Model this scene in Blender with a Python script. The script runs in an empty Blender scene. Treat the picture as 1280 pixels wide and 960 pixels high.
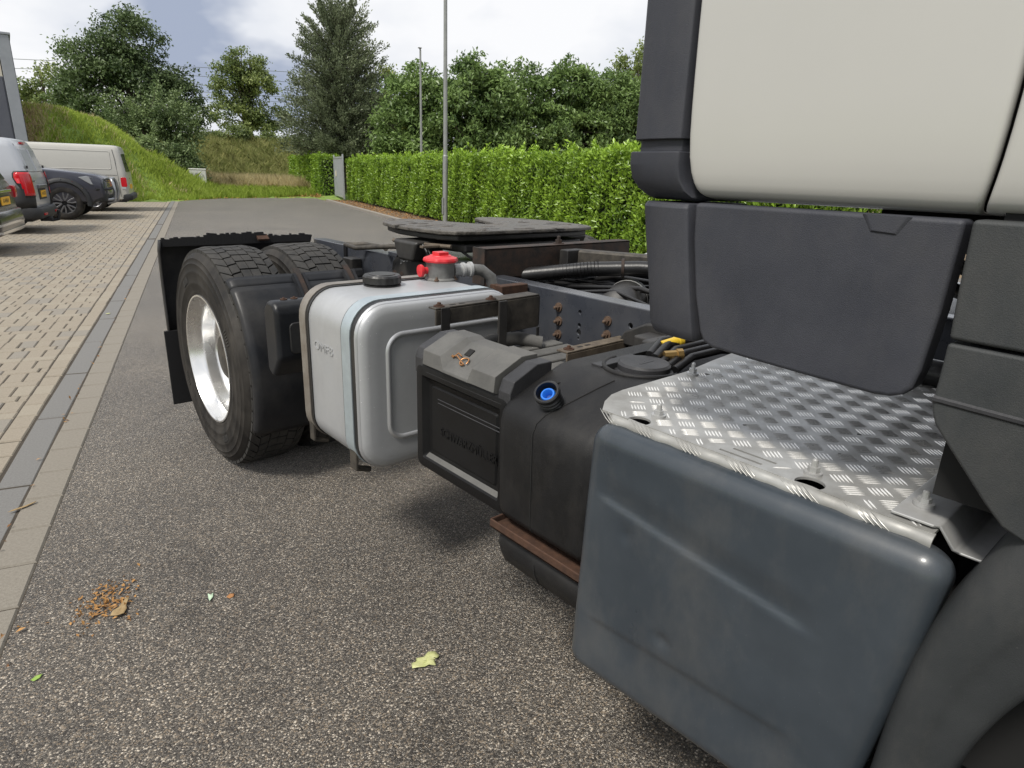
import bpy, bmesh, math, random
import numpy as np
from mathutils import Vector, Matrix
R = math.radians
scene = bpy.context.scene
COL = scene.collection
rng = np.random.default_rng(7)
random.seed(7)
A = 0.278                      # the road runs 15.9 degrees clockwise of the truck's long axis (+Y)
CA, SA = math.cos(A), math.sin(A)
def W(x, y, z=0.0):            # road coordinates -> world
    return Vector((x*CA + y*SA, -x*SA + y*CA, z))

# ------------------------------------------------------------------ camera, sky, sun, exposure
cam = bpy.data.cameras.new('camera'); camo = bpy.data.objects.new('camera', cam); COL.objects.link(camo)
cam.sensor_fit = 'HORIZONTAL'; cam.sensor_width = 36; cam.lens = 36*803/1280; cam.clip_start = 0.05; cam.clip_end = 2000
def cam_axes(pitch, roll, yaw):
    def rz(v):
        c, s = math.cos(yaw), math.sin(yaw); return Vector((c*v[0]+s*v[1], -s*v[0]+c*v[1], v[2]))
    cp, sp = math.cos(pitch), math.sin(pitch)
    fw, up, rt = rz((0, cp, -sp)), rz((0, sp, cp)), rz((1, 0, 0))
    c, s = math.cos(roll), math.sin(roll)
    return c*rt + s*up, -s*rt + c*up, fw
rt, up, fw = cam_axes(.315, .035, .727)
m = Matrix((rt, up, -fw)).transposed().to_4x4(); m.translation = (0, 0, 1.35)
camo.matrix_world = m
scene.camera = camo

SUN_DIR = Vector(W(-0.66, -0.36, 0)) + Vector((0, 0, 1.05)); SUN_DIR.normalize()
elev = math.asin(SUN_DIR.z); azim = math.atan2(SUN_DIR.x, SUN_DIR.y)
sl = bpy.data.lights.new('sun', 'SUN'); sl.energy = 2.7; sl.angle = R(12); sl.color = (1.0, .955, .88)
so = bpy.data.objects.new('sun', sl); COL.objects.link(so)
so.rotation_euler = (-SUN_DIR).to_track_quat('-Z', 'Y').to_euler()

world = bpy.data.worlds.new('World'); scene.world = world; world.use_nodes = True
wn = world.node_tree; wn.nodes.clear()
def wnode(t, **k):
    n = wn.nodes.new(t)
    for a, b in k.items(): setattr(n, a, b)
    return n
wo = wnode('ShaderNodeOutputWorld'); wb = wnode('ShaderNodeBackground'); wb.inputs['Strength'].default_value = 0.1
sky = wnode('ShaderNodeTexSky', sky_type='NISHITA'); sky.sun_disc = False
sky.sun_elevation = elev; sky.sun_rotation = azim; sky.air_density = 1.0; sky.dust_density = 1.5
tc = wnode('ShaderNodeTexCoord'); mp = wnode('ShaderNodeMapping'); mp.inputs['Scale'].default_value = (1, 1, 1.9)
mp.inputs['Location'].default_value = (3.1, 1.3, .4)
n1 = wnode('ShaderNodeTexNoise'); n1.inputs['Scale'].default_value = 2.6; n1.inputs['Detail'].default_value = 5; n1.inputs['Roughness'].default_value = .52
r1 = wnode('ShaderNodeValToRGB')
e = r1.color_ramp.elements; e[0].position = .36; e[0].color = (2.7, 3.1, 4.0, 1); e[1].position = .55; e[1].color = (6.7, 6.75, 6.9, 1)
k = e.new(.44); k.color = (5.6, 5.8, 6.2, 1)
n2 = wnode('ShaderNodeTexNoise'); n2.inputs['Scale'].default_value = 1.1; n2.inputs['Detail'].default_value = 4
r2 = wnode('ShaderNodeValToRGB'); e = r2.color_ramp.elements; e[0].position = .30; e[0].color = (.90,)*3+(1,); e[1].position = .45; e[1].color = (1,)*3+(1,)
mx = wnode('ShaderNodeMixRGB')
L = wn.links.new
L(tc.outputs['Generated'], mp.inputs['Vector']); L(mp.outputs[0], n1.inputs['Vector']); L(mp.outputs[0], n2.inputs['Vector'])
L(n1.outputs['Fac'], r1.inputs[0]); L(n2.outputs['Fac'], r2.inputs[0]); L(r2.outputs[0], mx.inputs['Fac'])
L(sky.outputs[0], mx.inputs[1]); L(r1.outputs[0], mx.inputs[2]); L(mx.outputs[0], wb.inputs['Color']); L(wb.outputs[0], wo.inputs['Surface'])
vs = scene.view_settings
vs.view_transform = 'Standard'; vs.look = 'None'; vs.exposure = 0.53; vs.gamma = 1; vs.use_curve_mapping = False
scene.cycles.max_bounces = 6; scene.cycles.diffuse_bounces = 3; scene.cycles.glossy_bounces = 3; scene.cycles.transmission_bounces = 4
scene.cycles.use_denoising = True

# ------------------------------------------------------------------ materials
MATS = {}
def nd(nt, t, **k):
    n = nt.nodes.new(t)
    for a, b in k.items(): setattr(n, a, b)
    return n
def mat(name, col, rough=.5, metal=0.0, col2=None, nscale=8, spread=.5, bump=0.0, bscale=200, spec=.5, coat=0, rvar=0.0, bdist=.002, detail=5, stretch=None):
    m = bpy.data.materials.new(name); m.use_nodes = True; nt = m.node_tree
    p = nt.nodes['Principled BSDF']; lk = nt.links.new
    p.inputs['Base Color'].default_value = (*col, 1); p.inputs['Roughness'].default_value = rough; p.inputs['Metallic'].default_value = metal
    p.inputs['Specular IOR Level'].default_value = spec; p.inputs['Coat Weight'].default_value = coat; p.inputs['Coat Roughness'].default_value = .15
    t = nd(nt, 'ShaderNodeTexCoord'); vec = t.outputs['Object']
    if stretch:
        mpn = nd(nt, 'ShaderNodeMapping'); mpn.inputs['Scale'].default_value = stretch; lk(vec, mpn.inputs['Vector']); vec = mpn.outputs[0]
    if col2 is not None or rvar:
        n = nd(nt, 'ShaderNodeTexNoise'); n.inputs['Scale'].default_value = nscale; n.inputs['Detail'].default_value = detail; n.inputs['Roughness'].default_value = .65
        lk(vec, n.inputs['Vector'])
        if col2 is not None:
            r = nd(nt, 'ShaderNodeValToRGB'); e = r.color_ramp.elements
            e[0].position = .5-spread*.4; e[0].color = (*col, 1); e[1].position = .5+spread*.4; e[1].color = (*col2, 1)
            lk(n.outputs['Fac'], r.inputs[0]); lk(r.outputs[0], p.inputs['Base Color'])
        if rvar:
            mr = nd(nt, 'ShaderNodeMapRange'); mr.inputs['To Min'].default_value = max(.02, rough-rvar); mr.inputs['To Max'].default_value = min(1, rough+rvar)
            mr.inputs['From Min'].default_value = .3; mr.inputs['From Max'].default_value = .7
            lk(n.outputs['Fac'], mr.inputs['Value']); lk(mr.outputs[0], p.inputs['Roughness'])
    if bump:
        b = nd(nt, 'ShaderNodeBump'); b.inputs['Strength'].default_value = bump; b.inputs['Distance'].default_value = bdist
        n3 = nd(nt, 'ShaderNodeTexNoise'); n3.inputs['Scale'].default_value = bscale; n3.inputs['Detail'].default_value = 3
        lk(vec, n3.inputs['Vector']); lk(n3.outputs['Fac'], b.inputs['Height']); lk(b.outputs[0], p.inputs['Normal'])
    MATS[name] = m
    return m
def speck(m, scale, thr, col, rough=None):
    """pale dust specks laid over the base colour"""
    nt = m.node_tree; p = nt.nodes['Principled BSDF']; lk = nt.links.new
    t = nd(nt, 'ShaderNodeTexCoord'); v = nd(nt, 'ShaderNodeTexVoronoi'); v.inputs['Scale'].default_value = scale
    lk(t.outputs['Object'], v.inputs['Vector'])
    n = nd(nt, 'ShaderNodeTexNoise'); n.inputs['Scale'].default_value = scale*.06; lk(t.outputs['Object'], n.inputs['Vector'])
    a = nd(nt, 'ShaderNodeMath', operation='MULTIPLY'); lk(n.outputs['Fac'], a.inputs[0]); a.inputs[1].default_value = thr*2
    c = nd(nt, 'ShaderNodeMath', operation='LESS_THAN'); lk(v.outputs['Distance'], c.inputs[0]); lk(a.outputs[0], c.inputs[1])
    mxn = nd(nt, 'ShaderNodeMixRGB'); lk(c.outputs[0], mxn.inputs['Fac'])
    if p.inputs['Base Color'].links: lk(p.inputs['Base Color'].links[0].from_socket, mxn.inputs[1])
    else: mxn.inputs[1].default_value = p.inputs['Base Color'].default_value
    mxn.inputs[2].default_value = (*col, 1); lk(mxn.outputs[0], p.inputs['Base Color'])
    return m

def dusty(m, amount, col=(.17, .155, .135), scale=3.0):
    """a thin patchy film of road dust over a painted or moulded surface"""
    nt = m.node_tree; p = nt.nodes['Principled BSDF']; lk = nt.links.new
    t = nd(nt, 'ShaderNodeTexCoord'); mpn = nd(nt, 'ShaderNodeMapping'); mpn.inputs['Scale'].default_value = (1, 1.6, .8); lk(t.outputs['Object'], mpn.inputs['Vector'])
    n = nd(nt, 'ShaderNodeTexNoise'); n.inputs['Scale'].default_value = scale; n.inputs['Detail'].default_value = 9; n.inputs['Roughness'].default_value = .72; lk(mpn.outputs[0], n.inputs['Vector'])
    r = nd(nt, 'ShaderNodeMapRange'); r.inputs['From Min'].default_value = .46; r.inputs['From Max'].default_value = .78; r.inputs['To Max'].default_value = amount; lk(n.outputs['Fac'], r.inputs['Value'])
    mxn = nd(nt, 'ShaderNodeMixRGB'); lk(r.outputs[0], mxn.inputs['Fac'])
    if p.inputs['Base Color'].links: lk(p.inputs['Base Color'].links[0].from_socket, mxn.inputs[1])
    else: mxn.inputs[1].default_value = p.inputs['Base Color'].default_value
    mxn.inputs[2].default_value = (*col, 1); lk(mxn.outputs[0], p.inputs['Base Color'])
    return m

def leafmat(name, dark, light, rough=.45, trans=.3):
    m = bpy.data.materials.new(name); m.use_nodes = True; nt = m.node_tree; lk = nt.links.new
    p = nt.nodes['Principled BSDF']; out = nt.nodes['Material Output']
    at = nd(nt, 'ShaderNodeAttribute'); at.attribute_name = 'tint'
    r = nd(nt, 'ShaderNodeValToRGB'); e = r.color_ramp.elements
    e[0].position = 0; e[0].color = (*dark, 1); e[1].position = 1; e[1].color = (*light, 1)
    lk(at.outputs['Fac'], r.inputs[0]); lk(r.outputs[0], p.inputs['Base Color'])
    p.inputs['Roughness'].default_value = rough; p.inputs['Specular IOR Level'].default_value = .4
    tr = nd(nt, 'ShaderNodeBsdfTranslucent'); lk(r.outputs[0], tr.inputs['Color'])
    mix = nd(nt, 'ShaderNodeMixShader'); mix.inputs[0].default_value = trans
    lk(p.outputs[0], mix.inputs[1]); lk(tr.outputs[0], mix.inputs[2]); lk(mix.outputs[0], out.inputs['Surface'])
    MATS[name] = m
    return m

speck(mat('cab_white', (.43, .424, .402), .33, coat=.35, col2=(.455, .448, .425), nscale=1.5, rvar=.04), 40, .012, (.36, .34, .30))
speck(mat('cab_plastic', (.029, .031, .040), .58, spec=.32, col2=(.045, .047, .057), nscale=5, bump=.25, bscale=700, rvar=.1), 60, .03, (.07, .068, .066))
speck(mat('fairing_plastic', (.024, .027, .029), .56, spec=.30, col2=(.040, .043, .045), nscale=4, bump=.25, bscale=700, rvar=.1), 50, .03, (.07, .07, .068))
speck(mat('blue_grey_paint', (.030, .038, .047), .36, spec=.42, col2=(.047, .057, .068), nscale=3.2, bump=.14, bscale=900, rvar=.12, coat=.25, bdist=.0008), 110, .03, (.20, .21, .22))
mat('chassis_paint', (.034, .038, .048), .30, col2=(.050, .054, .064), nscale=9, bump=.06, bscale=350, rvar=.08, coat=.35)
speck(mat('tank_plastic', (.009, .009, .0095), .50, spec=.22, col2=(.017, .017, .018), nscale=6, bump=.6, bscale=650, rvar=.08, bdist=.001), 90, .03, (.09, .09, .085))
speck(mat('box_plastic', (.005, .005, .0055), .42, spec=.20, col2=(.010, .010, .0105), nscale=6, bump=.5, bscale=420, rvar=.08, bdist=.001), 110, .03, (.05, .05, .05))
mat('lid_plastic', (.075, .074, .071), .75, spec=.4, col2=(.120, .118, .112), nscale=14, bump=.3, bscale=260, rvar=.1)
mat('corner_plastic', (.024, .0245, .027), .5, spec=.3, col2=(.044, .044, .047), nscale=18, bump=.2, bscale=260)
speck(mat('tank_aluminium', (.45, .46, .47), .44, .40, col2=(.39, .40, .412), nscale=5, bump=.10, bscale=300, rvar=.06, bdist=.0006), 70, .06, (.74, .74, .74))
mat('rolled_aluminium', (0.5270, 0.5355, 0.5440), .36, .6, col2=(0.4590, 0.4675, 0.4845), nscale=60, rvar=.08, bump=.05, bscale=200, stretch=(1, 1, .05))
mat('strap_zinc', (.46, .53, .56), .45, .55, col2=(.38, .43, .46), nscale=20)
mat('strap_steel', (.33, .31, .28), .45, .6, col2=(.22, .19, .16), nscale=18)
mat('checker_aluminium', (.40, .40, .385), .40, .35, col2=(.25, .245, .23), nscale=13, rvar=.12, bump=.12, bscale=140, bdist=.0008)
mat('tread_aluminium', (.84, .84, .82), .28, .35, col2=(.74, .73, .71), nscale=30, rvar=.08)
mat('galvanised', (0.4140, 0.4230, 0.4320), .42, .25, col2=(0.3240, 0.3195, 0.3060), nscale=14, rvar=.1, bump=.08, bscale=60)
mat('polished_aluminium', (.88, .88, .87), .24, .92, col2=(.76, .755, .74), nscale=8, rvar=.07)
mat('rubber', (.0065, .0065, .007), .62, spec=.22, col2=(.026, .023, .020), nscale=7, bump=.25, bscale=220, rvar=.08)
mat('tread_rubber', (.020, .020, .020), .7, spec=.25, col2=(.046, .044, .041), nscale=20, bump=.35, bscale=160, rvar=.08)
mat('flap_rubber', (.006, .006, .007), .8, bump=.2, bscale=150)
speck(mat('mudguard_plastic', (.009, .010, .012), .42, spec=.28, col2=(.016, .017, .020), nscale=5, bump=.1, bscale=400, rvar=.1), 60, .03, (.05, .05, .048))
mat('rust', (0.0330, 0.0154, 0.0088), .85, col2=(0.0715, 0.0330, 0.0176), nscale=45, bump=.6, bscale=160)
mat('dark_rust', (0.0144, 0.0120, 0.0104), .75, col2=(0.0448, 0.0248, 0.0168), nscale=22, spread=.35, bump=.45, bscale=140)
mat('grimy_steel', (0.0263, 0.0240, 0.0218), .62, .3, col2=(0.0900, 0.0788, 0.0638), nscale=24, bump=.3, bscale=140)
mat('tan_steel', (.16, .13, .095), .7, .2, col2=(.07, .055, .042), nscale=26, bump=.3, bscale=140)
mat('grease', (0.0154, 0.0140, 0.0126), .50, col2=(0.1400, 0.1274, 0.1106), nscale=9, spread=.8, bump=1.0, bscale=28, rvar=.2, bdist=.012)
mat('black_steel', (0.0112, 0.0112, 0.0120), .5, col2=(0.0224, 0.0216, 0.0208), nscale=20, bump=.2, bscale=120)
mat('dark_interior', (.008, .008, .008), .9)
mat('hose_black', (0.0096, 0.0096, 0.0104), .38, bump=.3, bscale=90)
mat('red_plastic', (.62, .030, .040), .42, col2=(.50, .022, .030), nscale=12, bump=.1)
mat('blue_plastic', (.02, .16, .62), .35)
mat('blue_dark', (.006, .045, .22), .4)
mat('yellow_plastic', (.62, .42, .03), .4)
mat('brass', (.45, .30, .12), .4, .9)
mat('grey_casting', (.20, .20, .195), .6, .4, col2=(.12, .12, .115), nscale=30, bump=.5, bscale=110)
mat('rust_bolt', (.085, .052, .034), .75, .3, col2=(.16, .11, .08), nscale=90)
mat('glass_dark', (.012, .014, .016), .08, coat=.3)
mat('copper_wire', (.45, .23, .10), .4, .8)
# vehicles
mat('van_paint', (0.3995, 0.3910, 0.3570), .28, coat=.4, col2=(0.4250, 0.4165, 0.3825), nscale=2)
mat('silver_paint', (0.4250, 0.4420, 0.4675), .28, .35, coat=.5, col2=(0.4590, 0.4760, 0.5015), nscale=2)
mat('navy_paint', (.030, .033, .050), .25, coat=.6)
mat('dark_car_paint', (.055, .048, .045), .22, .3, coat=.6)
mat('black_trim', (.016, .017, .019), .6)
mat('chrome', (.75, .75, .75), .12, 1.0)
mat('bar_steel', (.34, .35, .37), .3, .7)
mat('lamp_red', (.50, .010, .018), .15, coat=.5)
mat('lamp_clear', (.42, .44, .46), .12, coat=.5)
mat('plate_yellow', (.78, .42, .02), .4)
mat('plate_ink', (.02, .02, .02), .5)
mat('alloy_grey', (.21, .21, .22), .35, .8)
# setting
mat('paver', (0.2049, 0.1763, 0.1354), .88, col2=(0.2808, 0.2445, 0.1930), nscale=90, bump=.5, bscale=220)
mat('paver_grey', (0.1783, 0.1614, 0.1368), .88, col2=(0.2429, 0.2207, 0.1858), nscale=90, bump=.5, bscale=220)
mat('paver_pale', (0.2201, 0.1926, 0.1498), .88, col2=(0.2960, 0.2615, 0.2074), nscale=90, bump=.5, bscale=220)
mat('sand_joint', (0.0280, 0.0224, 0.0160), .95, col2=(0.0600, 0.0480, 0.0336), nscale=40)
mat('soil', (.10, .068, .040), .95, col2=(.24, .165, .10), nscale=30, bump=.8, bscale=60, bdist=.01)
mat('gutter_stone', (.120, .117, .111), .8, col2=(.178, .174, .166), nscale=120, bump=.4, bscale=260)
mat('strip_stone', (.165, .148, .122), .88, col2=(.225, .205, .172), nscale=90, bump=.4, bscale=240)
mat('kerb_stone', (0.1920, 0.1760, 0.1520), .9, col2=(0.2720, 0.2480, 0.2160), nscale=40, bump=.4, bscale=120)
mat('bark', (.055, .045, .035), .9, col2=(.10, .085, .068), nscale=20, bump=.8, bscale=40)
mat('pole_grey', (0.2880, 0.2960, 0.2880), .5, .3, col2=(0.2240, 0.2320, 0.2240), nscale=8)
mat('wire_dark', (.10, .12, .13), .5)
mat('facade_grey', (.075, .080, .10), .6, col2=(.095, .10, .12), nscale=3)
mat('facade_light', (0.2400, 0.2560, 0.2800), .6, col2=(0.2880, 0.3040, 0.3280), nscale=3)
mat('facade_cream', (.55, .51, .42), .7)
mat('cabinet_grey', (.52, .52, .48), .6, col2=(.60, .60, .57), nscale=10)
mat('graffiti', (.14, .14, .15), .7)
mat('gate_steel', (0.3910, 0.4080, 0.4250), .45, .5, col2=(0.4675, 0.4845, 0.5015), nscale=6)
mat('hedge_core', (.010, .014, .006), .95)
leafmat('laurel', (.060, .135, .012), (.37, .55, .065), .30, .30)
leafmat('oak_leaf', (0.045, 0.077, 0.030), (0.206, 0.275, 0.115), .48, .32)
leafmat('bush_leaf', (0.069, 0.113, 0.041), (0.310, 0.397, 0.167), .5, .33)
leafmat('holly_leaf', (0.075, 0.099, 0.055), (0.287, 0.333, 0.196), .45, .3)
leafmat('acacia_leaf', (0.063, 0.106, 0.034), (0.310, 0.368, 0.121), .5, .35)
leafmat('walnut_leaf', (0.062, 0.112, 0.033), (0.288, 0.413, 0.131), .38, .35)
leafmat('yellow_leaf', (.075, .125, .020), (.34, .37, .08), .5, .35)
leafmat('grass_blade', (.20, .29, .032), (.48, .58, .115), .6, .5)
leafmat('dry_grass', (.38, .33, .15), (.76, .66, .40), .7, .6)
leafmat('bank_brush', (.21, .25, .075), (.52, .50, .22), .65, .45)
leafmat('litter', (.14, .060, .020), (.46, .25, .085), .8, .1)
M = MATS
for nm, am in (('blue_grey_paint', .30), ('cab_plastic', .16), ('fairing_plastic', .22), ('tank_plastic', .14), ('mudguard_plastic', .18), ('rubber', .30), ('tread_rubber', .25), ('chassis_paint', .2), ('tank_aluminium', .25), ('hose_black', .12), ('black_steel', .25), ('lid_plastic', .3)): dusty(M[nm], am)

# asphalt: close packed chippings in dark binder
def asphalt():
    m = bpy.data.materials.new('asphalt'); m.use_nodes = True; nt = m.node_tree; lk = nt.links.new; p = nt.nodes['Principled BSDF']
    t = nd(nt, 'ShaderNodeTexCoord')
    nz = nd(nt, 'ShaderNodeTexNoise'); nz.inputs['Scale'].default_value = 60; nz.inputs['Detail'].default_value = 2
    lk(t.outputs['Object'], nz.inputs['Vector'])
    ad = nd(nt, 'ShaderNodeMixRGB', blend_type='ADD'); ad.inputs['Fac'].default_value = .006
    lk(t.outputs['Object'], ad.inputs[1]); lk(nz.outputs['Color'], ad.inputs[2])
    v = nd(nt, 'ShaderNodeTexVoronoi'); v.inputs['Scale'].default_value = 230; lk(ad.outputs[0], v.inputs['Vector'])
    sp = nd(nt, 'ShaderNodeSeparateColor'); lk(v.outputs['Color'], sp.inputs[0])
    r = nd(nt, 'ShaderNodeValToRGB'); e = r.color_ramp.elements
    e[0].position = 0; e[0].color = (0.040, 0.034, 0.029, 1); e[1].position = 1; e[1].color = (0.554, 0.502, 0.429, 1)
    for pos, c in ((.30, (0.060, 0.054, 0.048)), (.55, (0.094, 0.085, 0.074)), (.74, (0.145, 0.127, 0.106)), (.86, (0.205, 0.161, 0.115)), (.94, (0.315, 0.285, 0.245))):
        k = e.new(pos); k.color = (*c, 1)
    lk(sp.outputs[0], r.inputs[0])
    gap = nd(nt, 'ShaderNodeValToRGB'); e = gap.color_ramp.elements; e[0].position = .42; e[0].color = (1, 1, 1, 1); e[1].position = .80; e[1].color = (.38, .37, .36, 1)
    lk(v.outputs['Distance'], gap.inputs[0])
    mu = nd(nt, 'ShaderNodeMixRGB', blend_type='MULTIPLY'); mu.inputs['Fac'].default_value = 1; lk(r.outputs[0], mu.inputs[1]); lk(gap.outputs[0], mu.inputs[2])
    big = nd(nt, 'ShaderNodeTexNoise'); big.inputs['Scale'].default_value = .9; big.inputs['Detail'].default_value = 6; lk(t.outputs['Object'], big.inputs['Vector'])
    br = nd(nt, 'ShaderNodeValToRGB'); e = br.color_ramp.elements; e[0].position = .34; e[0].color = (.72, .71, .70, 1); e[1].position = .66; e[1].color = (1.16, 1.13, 1.07, 1)
    lk(big.outputs['Fac'], br.inputs[0])
    m2 = nd(nt, 'ShaderNodeMixRGB', blend_type='MULTIPLY'); m2.inputs['Fac'].default_value = 1; lk(mu.outputs[0], m2.inputs[1]); lk(br.outputs[0], m2.inputs[2])
    oil = nd(nt, 'ShaderNodeTexNoise'); oil.inputs['Scale'].default_value = 3.4; oil.inputs['Detail'].default_value = 7; oil.inputs['Roughness'].default_value = .6; lk(t.outputs['Object'], oil.inputs['Vector'])
    orr = nd(nt, 'ShaderNodeValToRGB'); e = orr.color_ramp.elements; e[0].position = .30; e[0].color = (.66, .65, .64, 1); e[1].position = .46; e[1].color = (1, 1, 1, 1)
    lk(oil.outputs['Fac'], orr.inputs[0]); m3 = nd(nt, 'ShaderNodeMixRGB', blend_type='MULTIPLY'); m3.inputs['Fac'].default_value = 1; lk(m2.outputs[0], m3.inputs[1]); lk(orr.outputs[0], m3.inputs[2]); m2 = m3
    lk(m2.outputs[0], p.inputs['Base Color']); p.inputs['Roughness'].default_value = .70; p.inputs['Specular IOR Level'].default_value = .5; p.inputs['Sheen Weight'].default_value = .85; p.inputs['Sheen Tint'].default_value = (1, .95, .88, 1); p.inputs['Sheen Roughness'].default_value = .22
    inv = nd(nt, 'ShaderNodeMath', operation='SUBTRACT'); inv.inputs[0].default_value = 1; lk(v.outputs['Distance'], inv.inputs[1])
    hh = nd(nt, 'ShaderNodeMath', operation='MULTIPLY_ADD'); lk(sp.outputs[1], hh.inputs[0]); hh.inputs[1].default_value = .5; lk(inv.outputs[0], hh.inputs[2])
    b = nd(nt, 'ShaderNodeBump'); b.inputs['Strength'].default_value = .65; b.inputs['Distance'].default_value = .0035
    lk(hh.outputs[0], b.inputs['Height']); lk(b.outputs[0], p.inputs['Normal'])
    MATS['asphalt'] = m
asphalt()
def terrain_mat():
    m = bpy.data.materials.new('terrain'); m.use_nodes = True; nt = m.node_tree; lk = nt.links.new; p = nt.nodes['Principled BSDF']
    at = nd(nt, 'ShaderNodeAttribute'); at.attribute_name = 'col'
    t = nd(nt, 'ShaderNodeTexCoord'); n = nd(nt, 'ShaderNodeTexNoise'); n.inputs['Scale'].default_value = 3; n.inputs['Detail'].default_value = 8
    lk(t.outputs['Object'], n.inputs['Vector'])
    r = nd(nt, 'ShaderNodeValToRGB'); e = r.color_ramp.elements; e[0].position = .3; e[0].color = (.6, .6, .6, 1); e[1].position = .7; e[1].color = (1.3, 1.25, 1.1, 1)
    lk(n.outputs['Fac'], r.inputs[0]); mu = nd(nt, 'ShaderNodeMixRGB', blend_type='MULTIPLY'); mu.inputs['Fac'].default_value = 1
    lk(at.outputs['Color'], mu.inputs[1]); lk(r.outputs[0], mu.inputs[2]); lk(mu.outputs[0], p.inputs['Base Color']); p.inputs['Roughness'].default_value = .95
    MATS['terrain'] = m
terrain_mat()

# ------------------------------------------------------------------ builders
def tag(o, label=None, cat=None, group=None, kind=None):
    if label: o['label'] = label
    if cat: o['category'] = cat
    if group: o['group'] = group
    if kind: o['kind'] = kind
    return o
def empty(name, loc, rz=0.0, label=None, cat=None, group=None):
    o = bpy.data.objects.new(name, None); COL.objects.link(o); o.location = loc; o.rotation_euler = (0, 0, rz); o.empty_display_size = .2
    return tag(o, label, cat, group)
def link(name, me, mt, parent=None, kind=None):
    o = bpy.data.objects.new(name, me); COL.objects.link(o)
    if mt is not None and not me.materials: me.materials.append(M[mt] if isinstance(mt, str) else mt)
    if parent is not None:
        o.parent = parent
    if kind: o['kind'] = kind
    return o
class MB:
    def __init__(s): s.v = []; s.f = []
    def add(s, vs, fs):
        b = len(s.v); s.v += [tuple(v) for v in vs]; s.f += [tuple(b+i for i in f) for f in fs]; return s
    def box(s, a, b, mtx=None):
        vs = [(x, y, z) for x in (a[0], b[0]) for y in (a[1], b[1]) for z in (a[2], b[2])]
        if mtx is not None: vs = [mtx @ Vector(v) for v in vs]
        return s.add(vs, [(0, 1, 3, 2), (4, 6, 7, 5), (0, 4, 5, 1), (2, 3, 7, 6), (0, 2, 6, 4), (1, 5, 7, 3)])
    def tube(s, pts, r, n=10, cap=True):
        pts = [Vector(p) for p in pts]; rs = r if isinstance(r, (list, tuple)) else [r]*len(pts)
        rings = []; prev = None
        for i, p in enumerate(pts):
            d = (pts[min(i+1, len(pts)-1)] - pts[max(i-1, 0)]).normalized()
            if prev is None:
                u = d.orthogonal().normalized()
            else:
                u = (prev - d*prev.dot(d)).normalized()
            prev = u; w = d.cross(u)
            rings.append([p + rs[i]*(math.cos(2*math.pi*k/n)*u + math.sin(2*math.pi*k/n)*w) for k in range(n)])
        return s.loft(rings, cap=cap)
    def loft(s, rings, closed=True, cap=True):
        n = len(rings[0]); vs = [v for r in rings for v in r]; fs = []
        for i in range(len(rings)-1):
            for k in range(n if closed else n-1):
                k2 = (k+1) % n
                fs.append((i*n+k, i*n+k2, (i+1)*n+k2, (i+1)*n+k))
        if cap:
            fs.append(tuple(range(n-1, -1, -1))); fs.append(tuple((len(rings)-1)*n+k for k in range(n)))
        return s.add(vs, fs)
    def lathe(s, prof, origin, axis, n=32, cap=False):
        """prof = [(radius, distance along axis)]"""
        ax = Vector(axis).normalized(); u = ax.orthogonal().normalized(); w = ax.cross(u); o = Vector(origin)
        return s.loft([[o + ax*d + r*(math.cos(2*math.pi*k/n)*u + math.sin(2*math.pi*k/n)*w) for k in range(n)] for r, d in prof], cap=cap)
    def prism(s, poly, t0, t1, axis='x'):
        """poly in the plane normal to the axis, (y,z) / (x,z) / (x,y), extruded from t0 to t1"""
        f = {'x': lambda p, t: (t, p[0], p[1]), 'y': lambda p, t: (p[0], t, p[1]), 'z': lambda p, t: (p[0], p[1], t)}[axis]
        n = len(poly); vs = [f(p, t0) for p in poly] + [f(p, t1) for p in poly]
        fs = [tuple(range(n-1, -1, -1)), tuple(range(n, 2*n))] + [(i, (i+1) % n, n+(i+1) % n, n+i) for i in range(n)]
        return s.add(vs, fs)
    def grid(s, P):
        a, b = len(P), len(P[0]); vs = [v for r in P for v in r]
        return s.add(vs, [(i*b+j, i*b+j+1, (i+1)*b+j+1, (i+1)*b+j) for i in range(a-1) for j in range(b-1)])
    def build(s, name, mt, parent=None, smooth=40, bevel=0, seg=2, solid=0, kind=None, subsurf=0, off=-1, origin=None):
        me = bpy.data.meshes.new(name)
        me.from_pydata([tuple(v) for v in s.v], [], s.f)
        bm = bmesh.new(); bm.from_mesh(me); bmesh.ops.recalc_face_normals(bm, faces=bm.faces) if not solid else None; bm.to_mesh(me); bm.free()
        if smooth:
            me.shade_smooth(); me.set_sharp_from_angle(angle=R(smooth))
        o = link(name, me, mt, parent, kind)
        if parent is not None:
            o.matrix_parent_inverse = WP.get(parent.name, Matrix.Identity(4))
        if solid:
            md = o.modifiers.new('thickness', 'SOLIDIFY'); md.thickness = solid; md.offset = off
        if bevel:
            md = o.modifiers.new('bevel', 'BEVEL'); md.width = bevel; md.segments = seg; md.limit_method = 'ANGLE'; md.angle_limit = R(35); md.harden_normals = True
        if subsurf:
            md = o.modifiers.new('smooth', 'SUBSURF'); md.levels = subsurf; md.render_levels = subsurf
        return o
WP = {}    # parents whose children are given in world coordinates
def world_parent(o):
    WP[o.name] = Matrix.LocRotScale(o.location, o.rotation_euler, None).inverted(); return o
def child_of(part):                      # sub-parts share the thing's coordinates (the part itself has no transform of its own)
    return part
def boolean(o, cutters, op='DIFFERENCE'):
    for c in cutters:
        md = o.modifiers.new('cut', 'BOOLEAN'); md.operation = op; md.object = c; md.solver = 'EXACT'
    dg = bpy.context.evaluated_depsgraph_get(); dg.update()
    me = bpy.data.meshes.new_from_object(o.evaluated_get(dg)); o.modifiers.clear(); o.data = me
    for c in cutters: bpy.data.objects.remove(c)
    return o
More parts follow.
